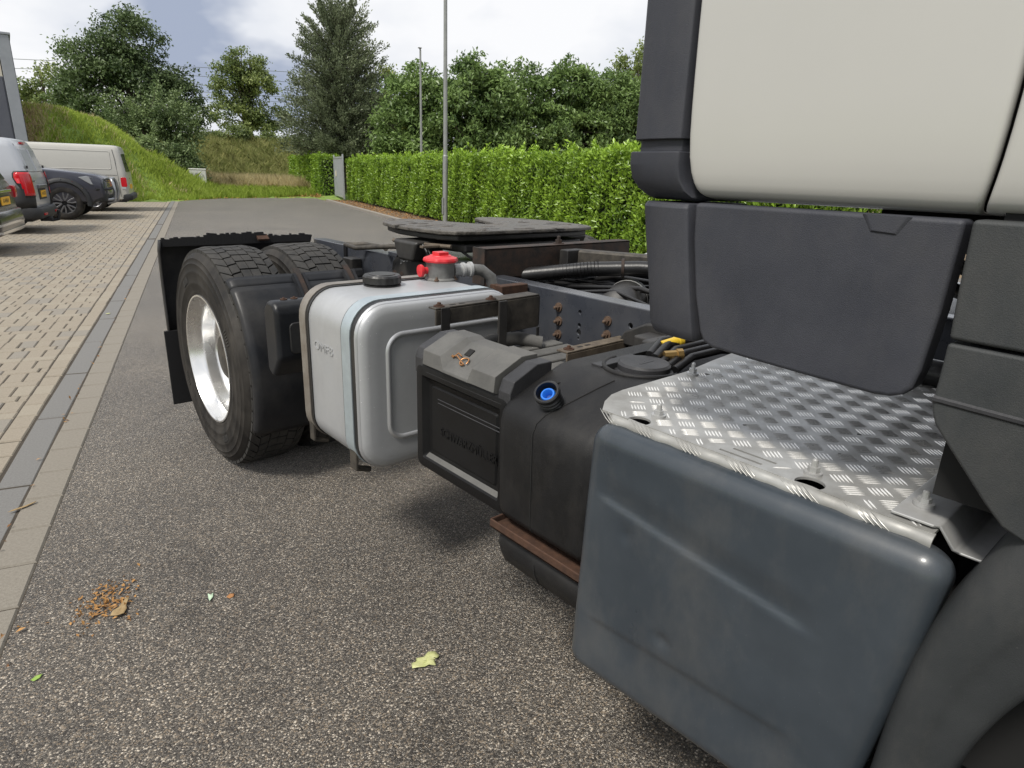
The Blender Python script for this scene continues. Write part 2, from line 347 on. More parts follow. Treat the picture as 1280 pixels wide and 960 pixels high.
def npmesh(name, verts, faces, mt, parent=None, kind=None, tint=None, smooth=False):
    """verts (N,3), faces (F,k) with constant k, tint per vertex"""
    me = bpy.data.meshes.new(name); verts = np.asarray(verts, np.float32); faces = np.asarray(faces, np.int32); k = faces.shape[1]
    me.vertices.add(len(verts)); me.vertices.foreach_set('co', verts.ravel())
    me.loops.add(faces.size); me.loops.foreach_set('vertex_index', faces.ravel())
    me.polygons.add(len(faces)); me.polygons.foreach_set('loop_start', np.arange(0, faces.size, k, dtype=np.int32))
    me.polygons.foreach_set('loop_total', np.full(len(faces), k, np.int32))
    if smooth: me.polygons.foreach_set('use_smooth', np.ones(len(faces), bool))
    if tint is not None:
        a = me.attributes.new('tint', 'FLOAT', 'POINT'); a.data.foreach_set('value', np.asarray(tint, np.float32))
    me.update(calc_edges=True)
    return link(name, me, mt, parent, kind)
def rrect(a0, a1, b0, b1, r, n=5):
    pts = []
    for (ca, cb, st) in ((a1-r, b1-r, 0), (a0+r, b1-r, 90), (a0+r, b0+r, 180), (a1-r, b0+r, 270)):
        for i in range(n+1):
            t = R(st+90*i/n); pts.append((ca+r*math.cos(t), cb+r*math.sin(t)))
    return pts
def copy_tree(o, parent=None):
    c = o.copy(); COL.objects.link(c)
    if parent is not None: c.parent = parent
    for ch in list(o.children): copy_tree(ch, c)
    return c
def text_mesh(name, txt, size, depth, mtx, mt, parent, sx=1.0, shear=0.0):
    cu = bpy.data.curves.new(name, 'FONT'); cu.body = txt; cu.size = size; cu.extrude = depth; cu.align_x = 'CENTER'; cu.align_y = 'CENTER'; cu.shear = shear; cu.resolution_u = 3
    t = bpy.data.objects.new(name, cu); COL.objects.link(t); dg = bpy.context.evaluated_depsgraph_get(); dg.update()
    me = bpy.data.meshes.new_from_object(t.evaluated_get(dg)); bpy.data.objects.remove(t)
    me.transform(mtx @ Matrix.Diagonal((sx, 1, 1, 1)))
    o = link(name, me, mt, parent)
    if parent is not None: o.matrix_parent_inverse = WP.get(parent.name, Matrix.Identity(4))
    return o
def leaves(C, size, aspect, tint, name, mt, parent=None, kind='stuff', normal_bias=None, fold=.25, up_bias=.3, axis=None, bend=True):
    """C (N,3) leaf bases; each leaf is two folded quads with its own direction"""
    N = len(C); d = rng.normal(size=(N, 3)); d /= np.linalg.norm(d, axis=1, keepdims=True)
    if axis is not None: d = d*.6 + axis; d /= np.linalg.norm(d, axis=1, keepdims=True)
    nn = rng.normal(size=(N, 3)); nn[:, 2] += up_bias*2
    if normal_bias is not None: nn = nn*.6 + normal_bias
    s = np.cross(d, nn); s /= np.linalg.norm(s, axis=1, keepdims=True)+1e-9
    nrm = np.cross(s, d)
    L_ = (size*rng.uniform(.7, 1.25, N))[:, None]; Wd = L_*aspect
    b = C; tip = C + d*L_ - nrm*L_*.12; mid = C + d*L_*.5
    l = mid + s*Wd*.5 + nrm*Wd*fold; r = mid - s*Wd*.5 + nrm*Wd*fold
    if bend:
        V = np.stack([b, r, tip, mid, l], 1).reshape(-1, 3); i = np.arange(N)[:, None]*5
        F = np.concatenate([i+np.array([[0, 1, 2, 3]]), i+np.array([[0, 3, 2, 4]])], 0); k = 5
    else:
        V = np.stack([b, r, tip, l], 1).reshape(-1, 3); i = np.arange(N)[:, None]*4; F = i+np.array([[0, 1, 2, 3]]); k = 4
    return npmesh(name, V, F, mt, parent, kind, np.repeat(np.clip(tint, 0, 1), k))
ROADROT = -A

# ------------------------------------------------------------------ ground, road, paving
def sstep(x): x = np.clip(x, 0, 1); return x*x*(3-2*x)
def terrain_h(x, y):
    g = np.interp(x, [-40, -7, -5.5, -4.6, -3.87, -3.1, -2.2, -1.2, -.3, .3, 1.2], [3.3, 3.15, 3.0, 3.12, 2.95, 2.75, 2.05, 1.3, .8, .42, .0])
    y0 = np.interp(x, [-8, -4, -2, 0, 1.5], [24.2, 24.8, 27.0, 28.8, 31]); y1 = np.interp(x, [-8, -4, -2, 0], [28, 29.5, 31.5, 33])
    a = g*sstep((y-y0)/(y1-y0))
    b = 2.85*sstep((y-44)/7.0)
    c = .12*sstep((y-31)/3)
    return np.maximum(np.maximum(a, b), c) - .03
def build_terrain():
    xs = np.concatenate([np.linspace(-600, -40, 12), np.linspace(-36, -9, 20), np.arange(-8.5, 9, .35), np.linspace(10, 60, 30), np.linspace(70, 600, 12)])
    ys = np.concatenate([np.linspace(-300, -20, 10), np.linspace(-15, 22, 12), np.arange(22.5, 54, .4), np.linspace(56, 100, 12), np.linspace(120, 900, 12)])
    X, Y = np.meshgrid(xs, ys, indexing='ij'); Z = terrain_h(X, Y) + np.where((Y > 26) & (X < 9), rng.normal(size=X.shape)*.035, 0)
    Z[(Y < 31) & (X > -.5)] = -.03
    V = np.stack([X*CA+Y*SA, -X*SA+Y*CA, Z], -1).reshape(-1, 3); nx, ny = X.shape
    i = np.arange(nx*ny).reshape(nx, ny); F = np.stack([i[:-1, :-1], i[1:, :-1], i[1:, 1:], i[:-1, 1:]], -1).reshape(-1, 4)
    o = npmesh('ground', V, F, 'terrain', kind='structure', smooth=True)
    col = np.zeros((nx*ny, 4), np.float32); col[:, 3] = 1
    x, y = X.ravel(), Y.ravel()
    green, tan, soil, brush = (.17, .26, .05), (.42, .36, .19), (.16, .115, .07), (.24, .26, .10)
    col[:, :3] = green
    col[(y > 37) & (y < 44.5) & (x > -.5), :3] = tan
    col[(y >= 44.5), :3] = brush
    col[(x > 4.6) & (y < 31), :3] = soil
    col[(x < -4.6) & (y > 25) & (y < 31), :3] = (.21, .17, .085)
    a = o.data.color_attributes.new('col', 'FLOAT_COLOR', 'POINT'); a.data.foreach_set('color', col.ravel())
build_terrain()
def sheet(name, poly, z, mt, kind='structure'):
    mb = MB(); mb.add([W(x, y, z) for x, y in poly], [tuple(range(len(poly)))])
    return mb.build(name, mt, kind=kind, smooth=0)
end = [(-.64, 27.6), (-.2, 28.6), (.8, 30.2), (2.4, 31.3), (4.0, 32.2), (5.0, 32.6)]
sheet('asphalt_road', [(-.64, -30), (40, -30), (40, 3), (5.0, 7)] + end[::-1], 0, 'asphalt')
# paving bed under the bricks
sheet('parking_bed', [(-14, -4), (-.64, -4), (-.64, 27.4), (-1.8, 27.0), (-4, 24.6), (-14, 24.4)], -.007, 'sand_joint')

def brick_mesh(lx, ly, h, ch=.006):
    a, b = lx/2, ly/2
    V = [(-a, -b, -h), (a, -b, -h), (a, b, -h), (-a, b, -h), (-a, -b, -ch), (a, -b, -ch), (a, b, -ch), (-a, b, -ch),
         (-a+ch, -b+ch, 0), (a-ch, -b+ch, 0), (a-ch, b-ch, 0), (-a+ch, b-ch, 0)]
    F = [(0, 1, 5, 4), (1, 2, 6, 5), (2, 3, 7, 6), (3, 0, 4, 7), (4, 5, 9, 8), (5, 6, 10, 9), (6, 7, 11, 10), (7, 4, 8, 11), (8, 9, 10, 11)]
    return V, F
BR_MATS = ['paver', 'paver_grey', 'paver_pale']
def paving():
    root = empty('parking_pavement', (0, 0, 0), ROADROT); root['kind'] = 'structure'
    items = []           # (x, y, lx, ly)
    y = 2.0; xb = -.925
    while y < 27.2:      # border course beside the gutter stones
        items.append((xb-.052, y+.095, .098, .186)); y += .192
    x_left = -7.6
    y = 2.05; row = 0
    while y < 26.9:
        x = xb-.107
        xmax_l = x_left if y < 24 else -2.2-(27-y)*.7
        while x > max(x_left, xmax_l):
            items.append((x-.05, y+.1, .0965, .1985)); x -= .101
        y += .203
        x = xb-.107 - (0.0505 if row % 2 else 0)
        if row % 2: items.append((xb-.107-.0235, y+.05, .047, .0955))
        while x > max(x_left, xmax_l):
            items.append((x-.1, y+.05, .1985, .0985)); x -= .202
        y += .104; row += 1
    cam_r = (0, 0)
    # bricks in the camera's view, nearest first
    def inview(it):
        p = W(it[0], it[1], 0) - Vector((0, 0, 1.35)); zc = p.dot(fw)
        if zc < .2: return False
        u = 640+803*p.dot(rt)/zc; v = 480-803*p.dot(up)/zc
        return -15 < u < 1295 and v < 975
    near = sorted([it for it in items if inview(it)], key=lambda i: i[0]**2+i[1]**2)[:300]
    ns = set(near); protos = {}
    for it in near:
        key = (it[2], it[3], random.choices((0, 1, 2), (6, 2, 3))[0])
        if key not in protos:
            V, F = brick_mesh(key[0], key[1], .05); me = bpy.data.meshes.new('brick'); me.from_pydata(V, [], F); me.materials.append(M[BR_MATS[key[2]]]); protos[key] = me
        o = bpy.data.objects.new('brick', protos[key]); COL.objects.link(o); o.parent = root
        o.location = (it[0]+random.gauss(0, .0012), it[1]+random.gauss(0, .0015), random.uniform(-.0035, .001)); o.rotation_euler = (random.gauss(0, .008), random.gauss(0, .008), random.gauss(0, .009))
    for mi in range(3):
        V, F = [], []
        for it in items:
            if it in ns: continue
            if (hash((round(it[0]*1000), round(it[1]*1000))) % 11 < 6) != (mi == 0): continue
            if mi and (hash((round(it[0]*1000), round(it[1]*977))) % 5 < 2) != (mi == 1): continue
            v, f = brick_mesh(it[2], it[3], .03); b = len(V); dz = random.uniform(-.004, .001)
            V += [(p[0]+it[0], p[1]+it[1], p[2]+dz) for p in v]; F += [tuple(i+b for i in q) for q in f]
        me = bpy.data.meshes.new('brick_field'); me.from_pydata(V, [], F); link('brick_field', me, BR_MATS[mi], root, 'stuff')
    g = empty('gutter', (0, 0, 0), ROADROT); g['kind'] = 'structure'
    protos = {}
    def piece(name, lx, ly, x, y, mt, h=.06, z=0.0):
        key = (name, lx, ly, mt)
        if key not in protos:
            V, F = brick_mesh(lx, ly, h, .007); me = bpy.data.meshes.new(name); me.from_pydata(V, [], F); me.materials.append(M[mt]); protos[key] = me
        o = bpy.data.objects.new(name, protos[key]); COL.objects.link(o); o.parent = g
        o.location = (x, y, z+random.uniform(-.002, .001)); o.rotation_euler = (random.gauss(0, .003), random.gauss(0, .003), random.gauss(0, .003))
    y = 1.4
    while y < 27.3: piece('gutter_slab', .132, .872, -.852, y+.44, 'gutter_stone', z=-.004); y += .879
    y = 1.4; n = 0
    while y < 27.3: piece('edge_stone', .136, .262, -.713, y+.13, 'strip_stone'); y += .267; n += 1
paving()
def kerbs():
    k = empty('kerb', (0, 0, 0), ROADROT); k['kind'] = 'structure'
    V, F = brick_mesh(.12, .99, .15, .012); me = bpy.data.meshes.new('kerb_stone'); me.from_pydata(V, [], F); me.materials.append(M['kerb_stone'])
    y = 6.5
    while y < 29:
        o = bpy.data.objects.new('kerb_stone', me); COL.objects.link(o); o.parent = k; o.location = (5.06+random.gauss(0, .004), y+.5, .075); y += 1.0
    o = sheet('hedge_verge', [(5.12, 2), (7.4, 2), (7.4, 29.6), (5.6, 29.6), (5.12, 29)], .02, 'soil')
kerbs()

# ------------------------------------------------------------------ the tractor unit (its long axis is world Y, rear towards +Y)
XC = 2.06
truck = world_parent(empty('truck', (XC, 1.3, 0), 0, 'tractor unit with white cab, dark grey chassis and fifth wheel, nearest the viewer', 'truck'))

# chassis rails, cross members
def rail(x, s):
    mb = MB(); t = .008
    sec = [(0, .66), (0, .96), (.075, .96), (.075, .951), (t, .951), (t, .669), (.075, .669), (.075, .66)]
    def ring(y, zs=0): return [(x+s*a, y, (b if b > .8 else b+zs)) for a, b in sec]
    mb.loft([ring(-1.6), ring(3.30), ring(3.62, .17)])
    return mb
def cyl(c, axis, r, h, name='cutter', n=20):
    mb = MB(); a = Vector(axis).normalized(); mb.lathe([(r, -h), (r, h)], c, a, n, cap=True)
    return mb.build(name, None, smooth=0)
fr = rail(1.64, 1).build('frame_rail', 'chassis_paint', truck, bevel=.006, seg=3)
boolean_holes = [(1.50, .902, .008), (1.50, .855, .008), (1.50, .830, .011), (1.50, .808, .005), (1.276, .897, .010), (1.15, .82, .009)]
fm = fr.modifiers  # holes punched through the web
def punch(o, pts):
    cs = [cyl((1.64, y, z), (1, 0, 0), r, .03) for y, z, r in pts]
    for c in cs: c.matrix_world = Matrix.Identity(4)
    dg = bpy.context.evaluated_depsgraph_get()
    for c in cs:
        md = o.modifiers.new('cut', 'BOOLEAN'); md.object = c; md.solver = 'EXACT'
    dg.update(); me = bpy.data.meshes.new_from_object(o.evaluated_get(dg)); o.modifiers.clear(); o.data = me
    for c in cs: bpy.data.objects.remove(c)
punch(fr, boolean_holes)
rail(2.48, -1).build('frame_rail', 'chassis_paint', truck, bevel=.006, seg=3)
def bolt(parent, p, axis, r=.011, h=.012, mt='rust_bolt', name='bolt', washer=True):
    mb = MB(); ax = Vector(axis).normalized()
    if washer: mb.lathe([(r*1.5, -.002), (r*1.5, .003)], p, ax, 16, cap=True)
    mb.lathe([(r, .0), (r*.98, h)], p, ax, 6, cap=True)
    mb.lathe([(r*.55, h-.001), (r*.5, h*1.9), (r*.3, h*2.05)], p, ax, 10, cap=True)
    return mb.build(name, mt, parent, smooth=35)
for y, z in ((1.603, .902), (1.599, .852), (1.599, .803), (1.371, .895), (1.370, .847)):
    bolt(truck, (1.638, y, z), (-1, 0, 0))
for y in (3.30, 2.30, 1.05, -.2):
    mb = MB(); mb.box((1.650, y-.05, .70), (2.470, y+.05, .90)); mb.build('cross_member', 'chassis_paint', truck, bevel=.01)
# dark sump, gearbox and propshaft between the rails
mb = MB(); mb.tube([(2.06, 1.35, .66), (2.06, 3.02, .52)], .055, 14); mb.lathe([(.10, -1.0), (.22, -.75), (.24, .3), (.15, .62)], (2.06, .75, .62), (0, 1, 0), 18, cap=True)
mb.box((1.80, -1.2, .45), (2.32, -.2, 1.18))
mb.build('driveline', 'black_steel', truck, bevel=.02)
mb = MB(); mb.tube([(1.15, 3.05, .49), (1.75, 3.05, .49)], .075, 14); mb.tube([(2.37, 3.05, .49), (2.97, 3.05, .49)], .075, 14); mb.lathe([(.08, -.32), (.19, -.16), (.23, 0), (.19, .16), (.08, .32)], (2.06, 3.05, .49), (1, 0, 0), 20, cap=True)
mb.build('rear_axle', 'black_steel', truck)

# wheels
def wheel_parts(xo, yc, zc, s, name, dual=True, parent=None):
    """s=+1: outer face towards -x"""
    root = parent
    R0 = .491
    def tyre_mesh(off, nm):
        prof = [(.286, .05), (.290, .022), (.299, .010), (.312, .006), (.318, .0075), (.324, .004), (.345, .0015), (.349, -.0012), (.354, .001), (.395, .0), (.400, -.002), (.405, .001), (.432, .003), (.436, .001), (.440, .0045),
                (.455, .009), (.459, .0075), (.463, .012), (.476, .021), (.486, .032), (R0, .045), (R0, .250), (.486, .263), (.463, .283), (.432, .292), (.395, .295), (.324, .291), (.299, .285), (.286, .25)]
        mb = MB(); mb.lathe([(r, d+off) for r, d in prof], (xo, yc, zc), (s, 0, 0), 96)
        return mb
    t = tyre_mesh(0, 'tyre').build('tyre', 'rubber', root, smooth=60)
    for am in (238, 58, 148, 328):
        for q in range(6):
            a_ = R(am+q*1.9); u_ = Vector((0, math.cos(a_), math.sin(a_))); w_ = Vector((0, -math.sin(a_), math.cos(a_))); c_ = Vector((xo, yc, zc)); mb = MB()
            mb.add([c_+u_*r_+w_*e_+Vector((s*d_, 0, 0)) for d_ in (-.0022, .006) for r_, e_ in ((.360, -.0035), (.390, -.0035), (.390, .0035), (.360, .0035))], [(0, 1, 2, 3), (0, 4, 5, 1), (1, 5, 6, 2), (2, 6, 7, 3), (3, 7, 4, 0)])
            mb.build('sidewall_mark', 'tread_rubber', t, smooth=0)
    def tread(off):
        mb = MB(); n = 54; rows = [(.028, .066, 0, 12), (.070, .106, .5, -4), (.110, .185, 0, 0), (.189, .225, .5, 4), (.229, .267, 0, -12)]
        for (a, b, ph, sk) in rows:
            parts = [(a, b)] if b-a < .05 else [(a, (a+b)/2-.0012), ((a+b)/2+.0012, b)]
            for (p, q) in parts:
                for k in range(n):
                    a0 = 2*math.pi*(k+ph+.08)/n; a1 = 2*math.pi*(k+ph+.92)/n; dk = sk*math.pi/180*.35
                    vs = []
                    for (ang, ax) in ((a0, p), (a1, p), (a1+dk, q), (a0+dk, q)):
                        edge = .010 if (ax < .03 or ax > .265) else 0
                        for rr in (R0-.004-edge, R0+.016-edge):
                            vs.append((xo+s*(ax+off), yc+rr*math.cos(ang), zc+rr*math.sin(ang)))
                    mb.add(vs, [(1, 3, 5, 7), (0, 2, 3, 1), (2, 4, 5, 3), (4, 6, 7, 5), (6, 0, 1, 7)])
        return mb
    tread(0).build('tread_blocks', 'tread_rubber', t, smooth=0, kind='stuff')
    if dual:
        t2 = tyre_mesh(.335, 'tyre').build('tyre', 'rubber', root, smooth=60); tread(.335).build('tread_blocks', 'tread_rubber', t2, smooth=0, kind='stuff')
    mb = MB()
    if dual:
        prof = [(.290, .05), (.293, .024), (.2975, .012), (.296, .006), (.289, .006), (.284, .014), (.279, .032), (.262, .048), (.257, .075), (.256, .115), (.250, .135), (.236, .150), (.215, .158), (.120, .160), (.115, .150), (.05, .146)]
    else:
        prof = [(.290, .05), (.293, .024), (.2975, .012), (.296, .006), (.289, .006), (.284, .014), (.276, .030), (.262, .040), (.245, .030), (.19, .0), (.120, -.02), (.115, -.01), (.05, -.01)]
    mb.lathe(prof, (xo, yc, zc), (s, 0, 0), 72)
    rim = mb.build('rim', 'polished_aluminium', root, smooth=50)
    mb = MB(); h = .14 if dual else -.02
    mb.lathe([(.118, h+.03), (.118, h-.03), (.10, h-.055), (.06, h-.065), (.001, h-.067)], (xo, yc, zc), (s, 0, 0), 28)
    mb.build('hub', 'grimy_steel', rim, smooth=40)
    for k in range(10):
        mb = MB(); a = 2*math.pi*k/10; c = (xo+s*(.16 if dual else -.012), yc+.165*math.cos(a), zc+.165*math.sin(a)); mb.lathe([(.016, 0), (.016, .03)], c, (-s, 0, 0), 6, cap=True)
        mb.build('wheel_nut', 'grimy_steel', rim, smooth=30)
def axle_wheel(name, xo, y, s, dual, label=None):
    o = bpy.data.objects.new(name, None); COL.objects.link(o); o.parent = truck; o.empty_display_size = .1
    o.matrix_parent_inverse = WP['truck']
    if label: o['label'] = label
    wheel_parts(xo, y, .494, s, name, dual, o)
axle_wheel('rear_wheel', .824, 3.05, 1, True)
axle_wheel('rear_wheel', 3.296, 3.05, -1, True)
axle_wheel('front_wheel', .845, -.52, 1, False)
axle_wheel('front_wheel', 3.275, -.52, -1, False)

# mudguards
def mudguard(mx):
    """front quarter guard over the rear tyres; mx mirrors x"""
    yc, zc, r = 3.05, .494, .536
    xs = [(.862, -.050), (.850, -.030), (.852, -.012), (.864, -.002), (.885, 0), (1.10, 0), (1.13, -.004), (1.155, -.004), (1.185, 0), (1.30, 0), (1.46, 0)]
    P = []
    for k in range(25):
        a = R(205 - (205-134)*k/24)
        P.append([(mx(x), yc+(r+dr)*math.cos(a), zc+(r+dr)*math.sin(a)) for x, dr in xs])
    mb = MB(); mb.grid(P); g = mb.build('mudguard', 'mudguard_plastic', truck, smooth=60, solid=.005)
    # folded top section with its joint line
    mb = MB(); P = []
    for k in range(4):
        a = R(134 - 6*k/3); P.append([(mx(x), yc+(r+dr-.004)*math.cos(a), zc+(r+dr-.004)*math.sin(a)) for x, dr in xs])
    mb.grid(P); mb.build('mudguard_top', 'mudguard_plastic', g, smooth=60, solid=.005)
    # ribs and hanger straps
    for xr in (1.125, 1.165, 1.36, 1.40):
        mb = MB(); rings = []
        for k in range(12):
            a = R(160-(160-130)*k/11); h = .014 if 0 < k else .002
            rings.append([(mx(xr-.010), yc+(r-.003)*math.cos(a), zc+(r-.003)*math.sin(a)), (mx(xr-.006), yc+(r+h)*math.cos(a), zc+(r+h)*math.sin(a)),
                          (mx(xr+.006), yc+(r+h)*math.cos(a), zc+(r+h)*math.sin(a)), (mx(xr+.010), yc+(r-.003)*math.cos(a), zc+(r-.003)*math.sin(a))])
        mb.loft(rings); mb.build('rib', 'mudguard_plastic', g, smooth=60)
    for xr in (1.145, 1.38):
        mb = MB(); rings = []
        for k in range(8):
            a = R(150-(150-126)*k/7); rings.append([(mx(xr-.013), yc+(r+.002)*math.cos(a), zc+(r+.002)*math.sin(a)), (mx(xr+.013), yc+(r+.002)*math.cos(a), zc+(r+.002)*math.sin(a)),
                                                     (mx(xr+.013), yc+(r+.006)*math.cos(a), zc+(r+.006)*math.sin(a)), (mx(xr-.013), yc+(r+.006)*math.cos(a), zc+(r+.006)*math.sin(a))])
        mb.loft(rings); st = mb.build('hanger_strap', 'dark_rust', g, smooth=0); st['label'] = 'rusty strap on the mudguard'
        a = R(142); bolt(g, (mx(xr), yc+(r+.005)*math.cos(a), zc+(r+.005)*math.sin(a)), (0, math.cos(a), math.sin(a)), .010, .008, 'rust')
    # rear guard with spray brush edge and mud flap
    mb = MB(); P = []
    for (y, z) in ((3.60, .985), (3.635, .93), (3.650, .80), (3.655, .60), (3.65, .42)):
        P.append([(mx(.815), y-.05, z-.004), (mx(.812), y-.02, z), (mx(.825), y-.004, z), (mx(.86), y, z), (mx(1.2), y, z), (mx(1.62), y, z)])
    mb.grid(P); rg = mb.build('rear_mudguard', 'mudguard_plastic', truck, smooth=60, solid=.006)
    mb = MB(); mb.box((min(mx(.79), mx(1.45)), 3.60, .12), (max(mx(.79), mx(1.45)), 3.612, .52)); mb.build('mud_flap', 'flap_rubber', truck)
    mb = MB(); x = .83
    while x < 1.60:
        w = random.uniform(.008, .02); h = random.uniform(.0, .012) + (.015 if 1.02 < x < 1.33 else 0)
        mb.box((min(mx(x), mx(x+w)), 3.585, .95), (max(mx(x), mx(x+w)), 3.598, .985+h)); x += w*1.02
    mb.build('spray_brush', 'flap_rubber', rg, smooth=0, kind='stuff')
same = lambda x: x
mirror = lambda x: 2*XC-x
mudguard(same); mudguard(mirror)
mb = MB(); mb.box((1.30, 3.56, .975), (1.36, 3.60, .985), Matrix.Translation((1.33, 3.58, .98)) @ Matrix.Rotation(.6, 4, 'X') @ Matrix.Translation((-1.33, -3.58, -.98)) ); 
mb.build('bracket_tab', 'rust', truck)
# plastic bracket between mudguard and hydraulic tank
mb = MB(); mb.prism([(2.29, .850), (2.29, .66), (2.36, .575), (2.41, .60), (2.41, .84), (2.37, .878), (2.315, .878)], .872, 1.30, 'x')
hb = mb.build('step_housing', 'mudguard_plastic', truck, bevel=.02, seg=3)
mb = MB(); mb.prism(rrect(.92, 1.10, .68, .80, .02, 3), 2.283, 2.293, 'y'); mb.build('step_recess', 'black_steel', hb, bevel=.004)
for x in (.93, .97): bolt(hb, (x, 2.345, .878), (0, 0, 1), .009, .004, 'rust')

# hydraulic tank
def htank():
    t0, t1, y0, y1 = .842, 1.425, 1.60, 2.02
    def ring(ins, y, r=.095): return [(a, y, b) for a, b in rrect(t0+ins, t1-ins, .47+ins, .985-ins, max(.02, r-ins), 8)]
    mb = MB()
    mb.loft([ring(.060, y0+.002, .1), ring(.030, y0+.001, .1), ring(.012, y0+.006), ring(.004, y0+.014), ring(.0, y0+.026), ring(0, y1-.026), ring(.004, y1-.014), ring(.012, y1-.006), ring(.03, y1)])
    t = mb.build('hydraulic_tank', 'tank_aluminium', truck, smooth=50)
    # rolled rims either side
    for ya, yb in ((y0+.018, y0+.050), (y1-.050, y1-.018)):
        mb = MB(); mb.loft([ring(.002, ya), ring(-.003, ya+.004), ring(-.003, ya+.012), ring(-.001, ya+.014), ring(-.003, ya+.017), ring(-.003, yb-.004), ring(.002, yb)], cap=False); mb.build('rolled_rim', 'rolled_aluminium', t, smooth=60)
    # embossed rounded panel on the end face
    def er(ins, y): return [(a, y, b) for a, b in rrect(.930+ins, 1.39-ins, .560+ins, .895-ins, .055-min(ins, .03), 8)]
    mb = MB(); mb.loft([er(-.006, y0+.004), er(0, y0-.0035), er(.006, y0-.004), er(.012, y0-.001), er(.014, y0+.003)], cap=False); mb.build('pressed_panel', 'rolled_aluminium', t, smooth=60)
    # tension straps on black rubber
    for ys, wdt, mt, dark in ((1.648, .052, 'strap_zinc', .020), (1.945, .044, 'strap_steel', .014)):
        mb = MB(); mb.loft([ring(.001, ys-dark), ring(-.004, ys-dark), ring(-.004, ys+wdt+dark*.4), ring(.001, ys+wdt+dark*.4)], cap=False); mb.build('strap_rubber', 'hose_black', t, smooth=60)
        mb = MB(); rr = [ring(-.003, ys), ring(-.007, ys), ring(-.007, ys+wdt), ring(-.003, ys+wdt)]
        mb.loft(rr, cap=False); st = mb.build('tension_strap', mt, t, smooth=60)
        mb = MB(); mb.box((.842, ys+.006, .462), (.852, ys+wdt-.006, .55)); mb.tube([(.850, ys+wdt/2, .466), (.90, ys+wdt/2, .448)], .010, 10); mb.build('strap_clamp', 'grimy_steel', st, bevel=.004)
    # filler cap
    c = (1.088, 1.892, .985)
    mb = MB(); mb.lathe([(.048, 0), (.062, .001), (.062, .004), (.05, .008)], c, (0, 0, 1), 28, cap=True); cap = mb.build('filler_cap', 'hose_black', t, smooth=40)
    mb = MB(); rings = []
    for z, rr in ((.006, .058), (.010, .062), (.030, .062), (.036, .058), (.037, .045), (.039, .044), (.039, .001)):
        rings.append([(c[0]+(rr*(1+(.03 if (k % 4 < 2 and .008 < z < .032) else 0)))*math.cos(2*math.pi*k/64), c[1]+(rr*(1+(.03 if (k % 4 < 2 and .008 < z < .032) else 0)))*math.sin(2*math.pi*k/64), c[2]+z) for k in range(64)])
    mb.loft(rings); mb.build('cap_grip', 'hose_black', cap, smooth=30)
    # embossed maker's mark on the outer wall
    mt = Matrix.Translation((.8405, 1.835, .815)) @ Matrix(((0, 0, -1, 0), (-1, 0, 0, 0), (0, 1, 0, 0), (0, 0, 0, 1)))
    text_mesh('embossed_lettering', 'OMFB', .040, .0006, mt, 'tank_aluminium', t, sx=1.25)
    # return filter with red lid and hose elbow
    c = (1.325, 1.893, .985)
    mb = MB(); mb.lathe([(.056, 0), (.056, .004), (.050, .010), (.050, .055), (.054, .060), (.054, .066)], c, (0, 0, 1), 32, cap=True)
    f = mb.build('filter_housing', 'grey_casting', t, smooth=40)
    for k in range(4):
        a = k*math.pi/2+.7; bolt(f, (c[0]+.053*math.cos(a), c[1]+.053*math.sin(a), c[2]+.004), (0, 0, 1), .006, .006, 'rust_bolt')
    mb = MB(); rings = []
    for z, rr in ((.064, .050), (.064, .058), (.070, .060), (.078, .057), (.084, .040), (.087, .038), (.087, .001)):
        rings.append([(c[0]+rr*(1+(.04 if (k % 6 < 3 and z < .08) else 0))*math.cos(2*math.pi*k/60), c[1]+rr*(1+(.04 if (k % 6 < 3 and z < .08) else 0))*math.sin(2*math.pi*k/60), c[2]+z) for k in range(60)])
    mb.loft(rings); mb.box((c[0]-.021, c[1]-.021, c[2]+.08), (c[0]+.021, c[1]+.021, c[2]+.098))
    rl = mb.build('red_lid', 'red_plastic', f, smooth=40, bevel=.0015); 
    mb = MB(); q = (c[0]-.072, c[1]+.016, c[2]+.034); mb.lathe([(.012, .03), (.012, .008), (.020, .006), (.022, .002), (.021, -.006), (.001, -.008)], q, (1, -.1, .0), 24); mb.build('red_plug', 'red_plastic', f, smooth=40)
    mb = MB(); q = Vector((c[0]+.048, c[1]-.012, c[2]+.032)); ax = Vector((1, -.25, 0)).normalized()
    mb.lathe([(.022, 0), (.022, .03), (.026, .032), (.026, .042), (.022, .044), (.022, .058), (.028, .060), (.028, .070), (.023, .072)], q, ax, 18, cap=True)
    mb.build('hose_fitting', 'galvanised', f, smooth=35)
    mb = MB(); e0 = q+ax*.07; mb.tube([e0, e0+ax*.04+Vector((0, 0, -.004)), e0+ax*.075+Vector((0, -.005, -.03)), e0+ax*.085+Vector((0, -.01, -.10))], .021, 14); mb.build('return_hose', 'grey_casting', f, smooth=50)
htank()

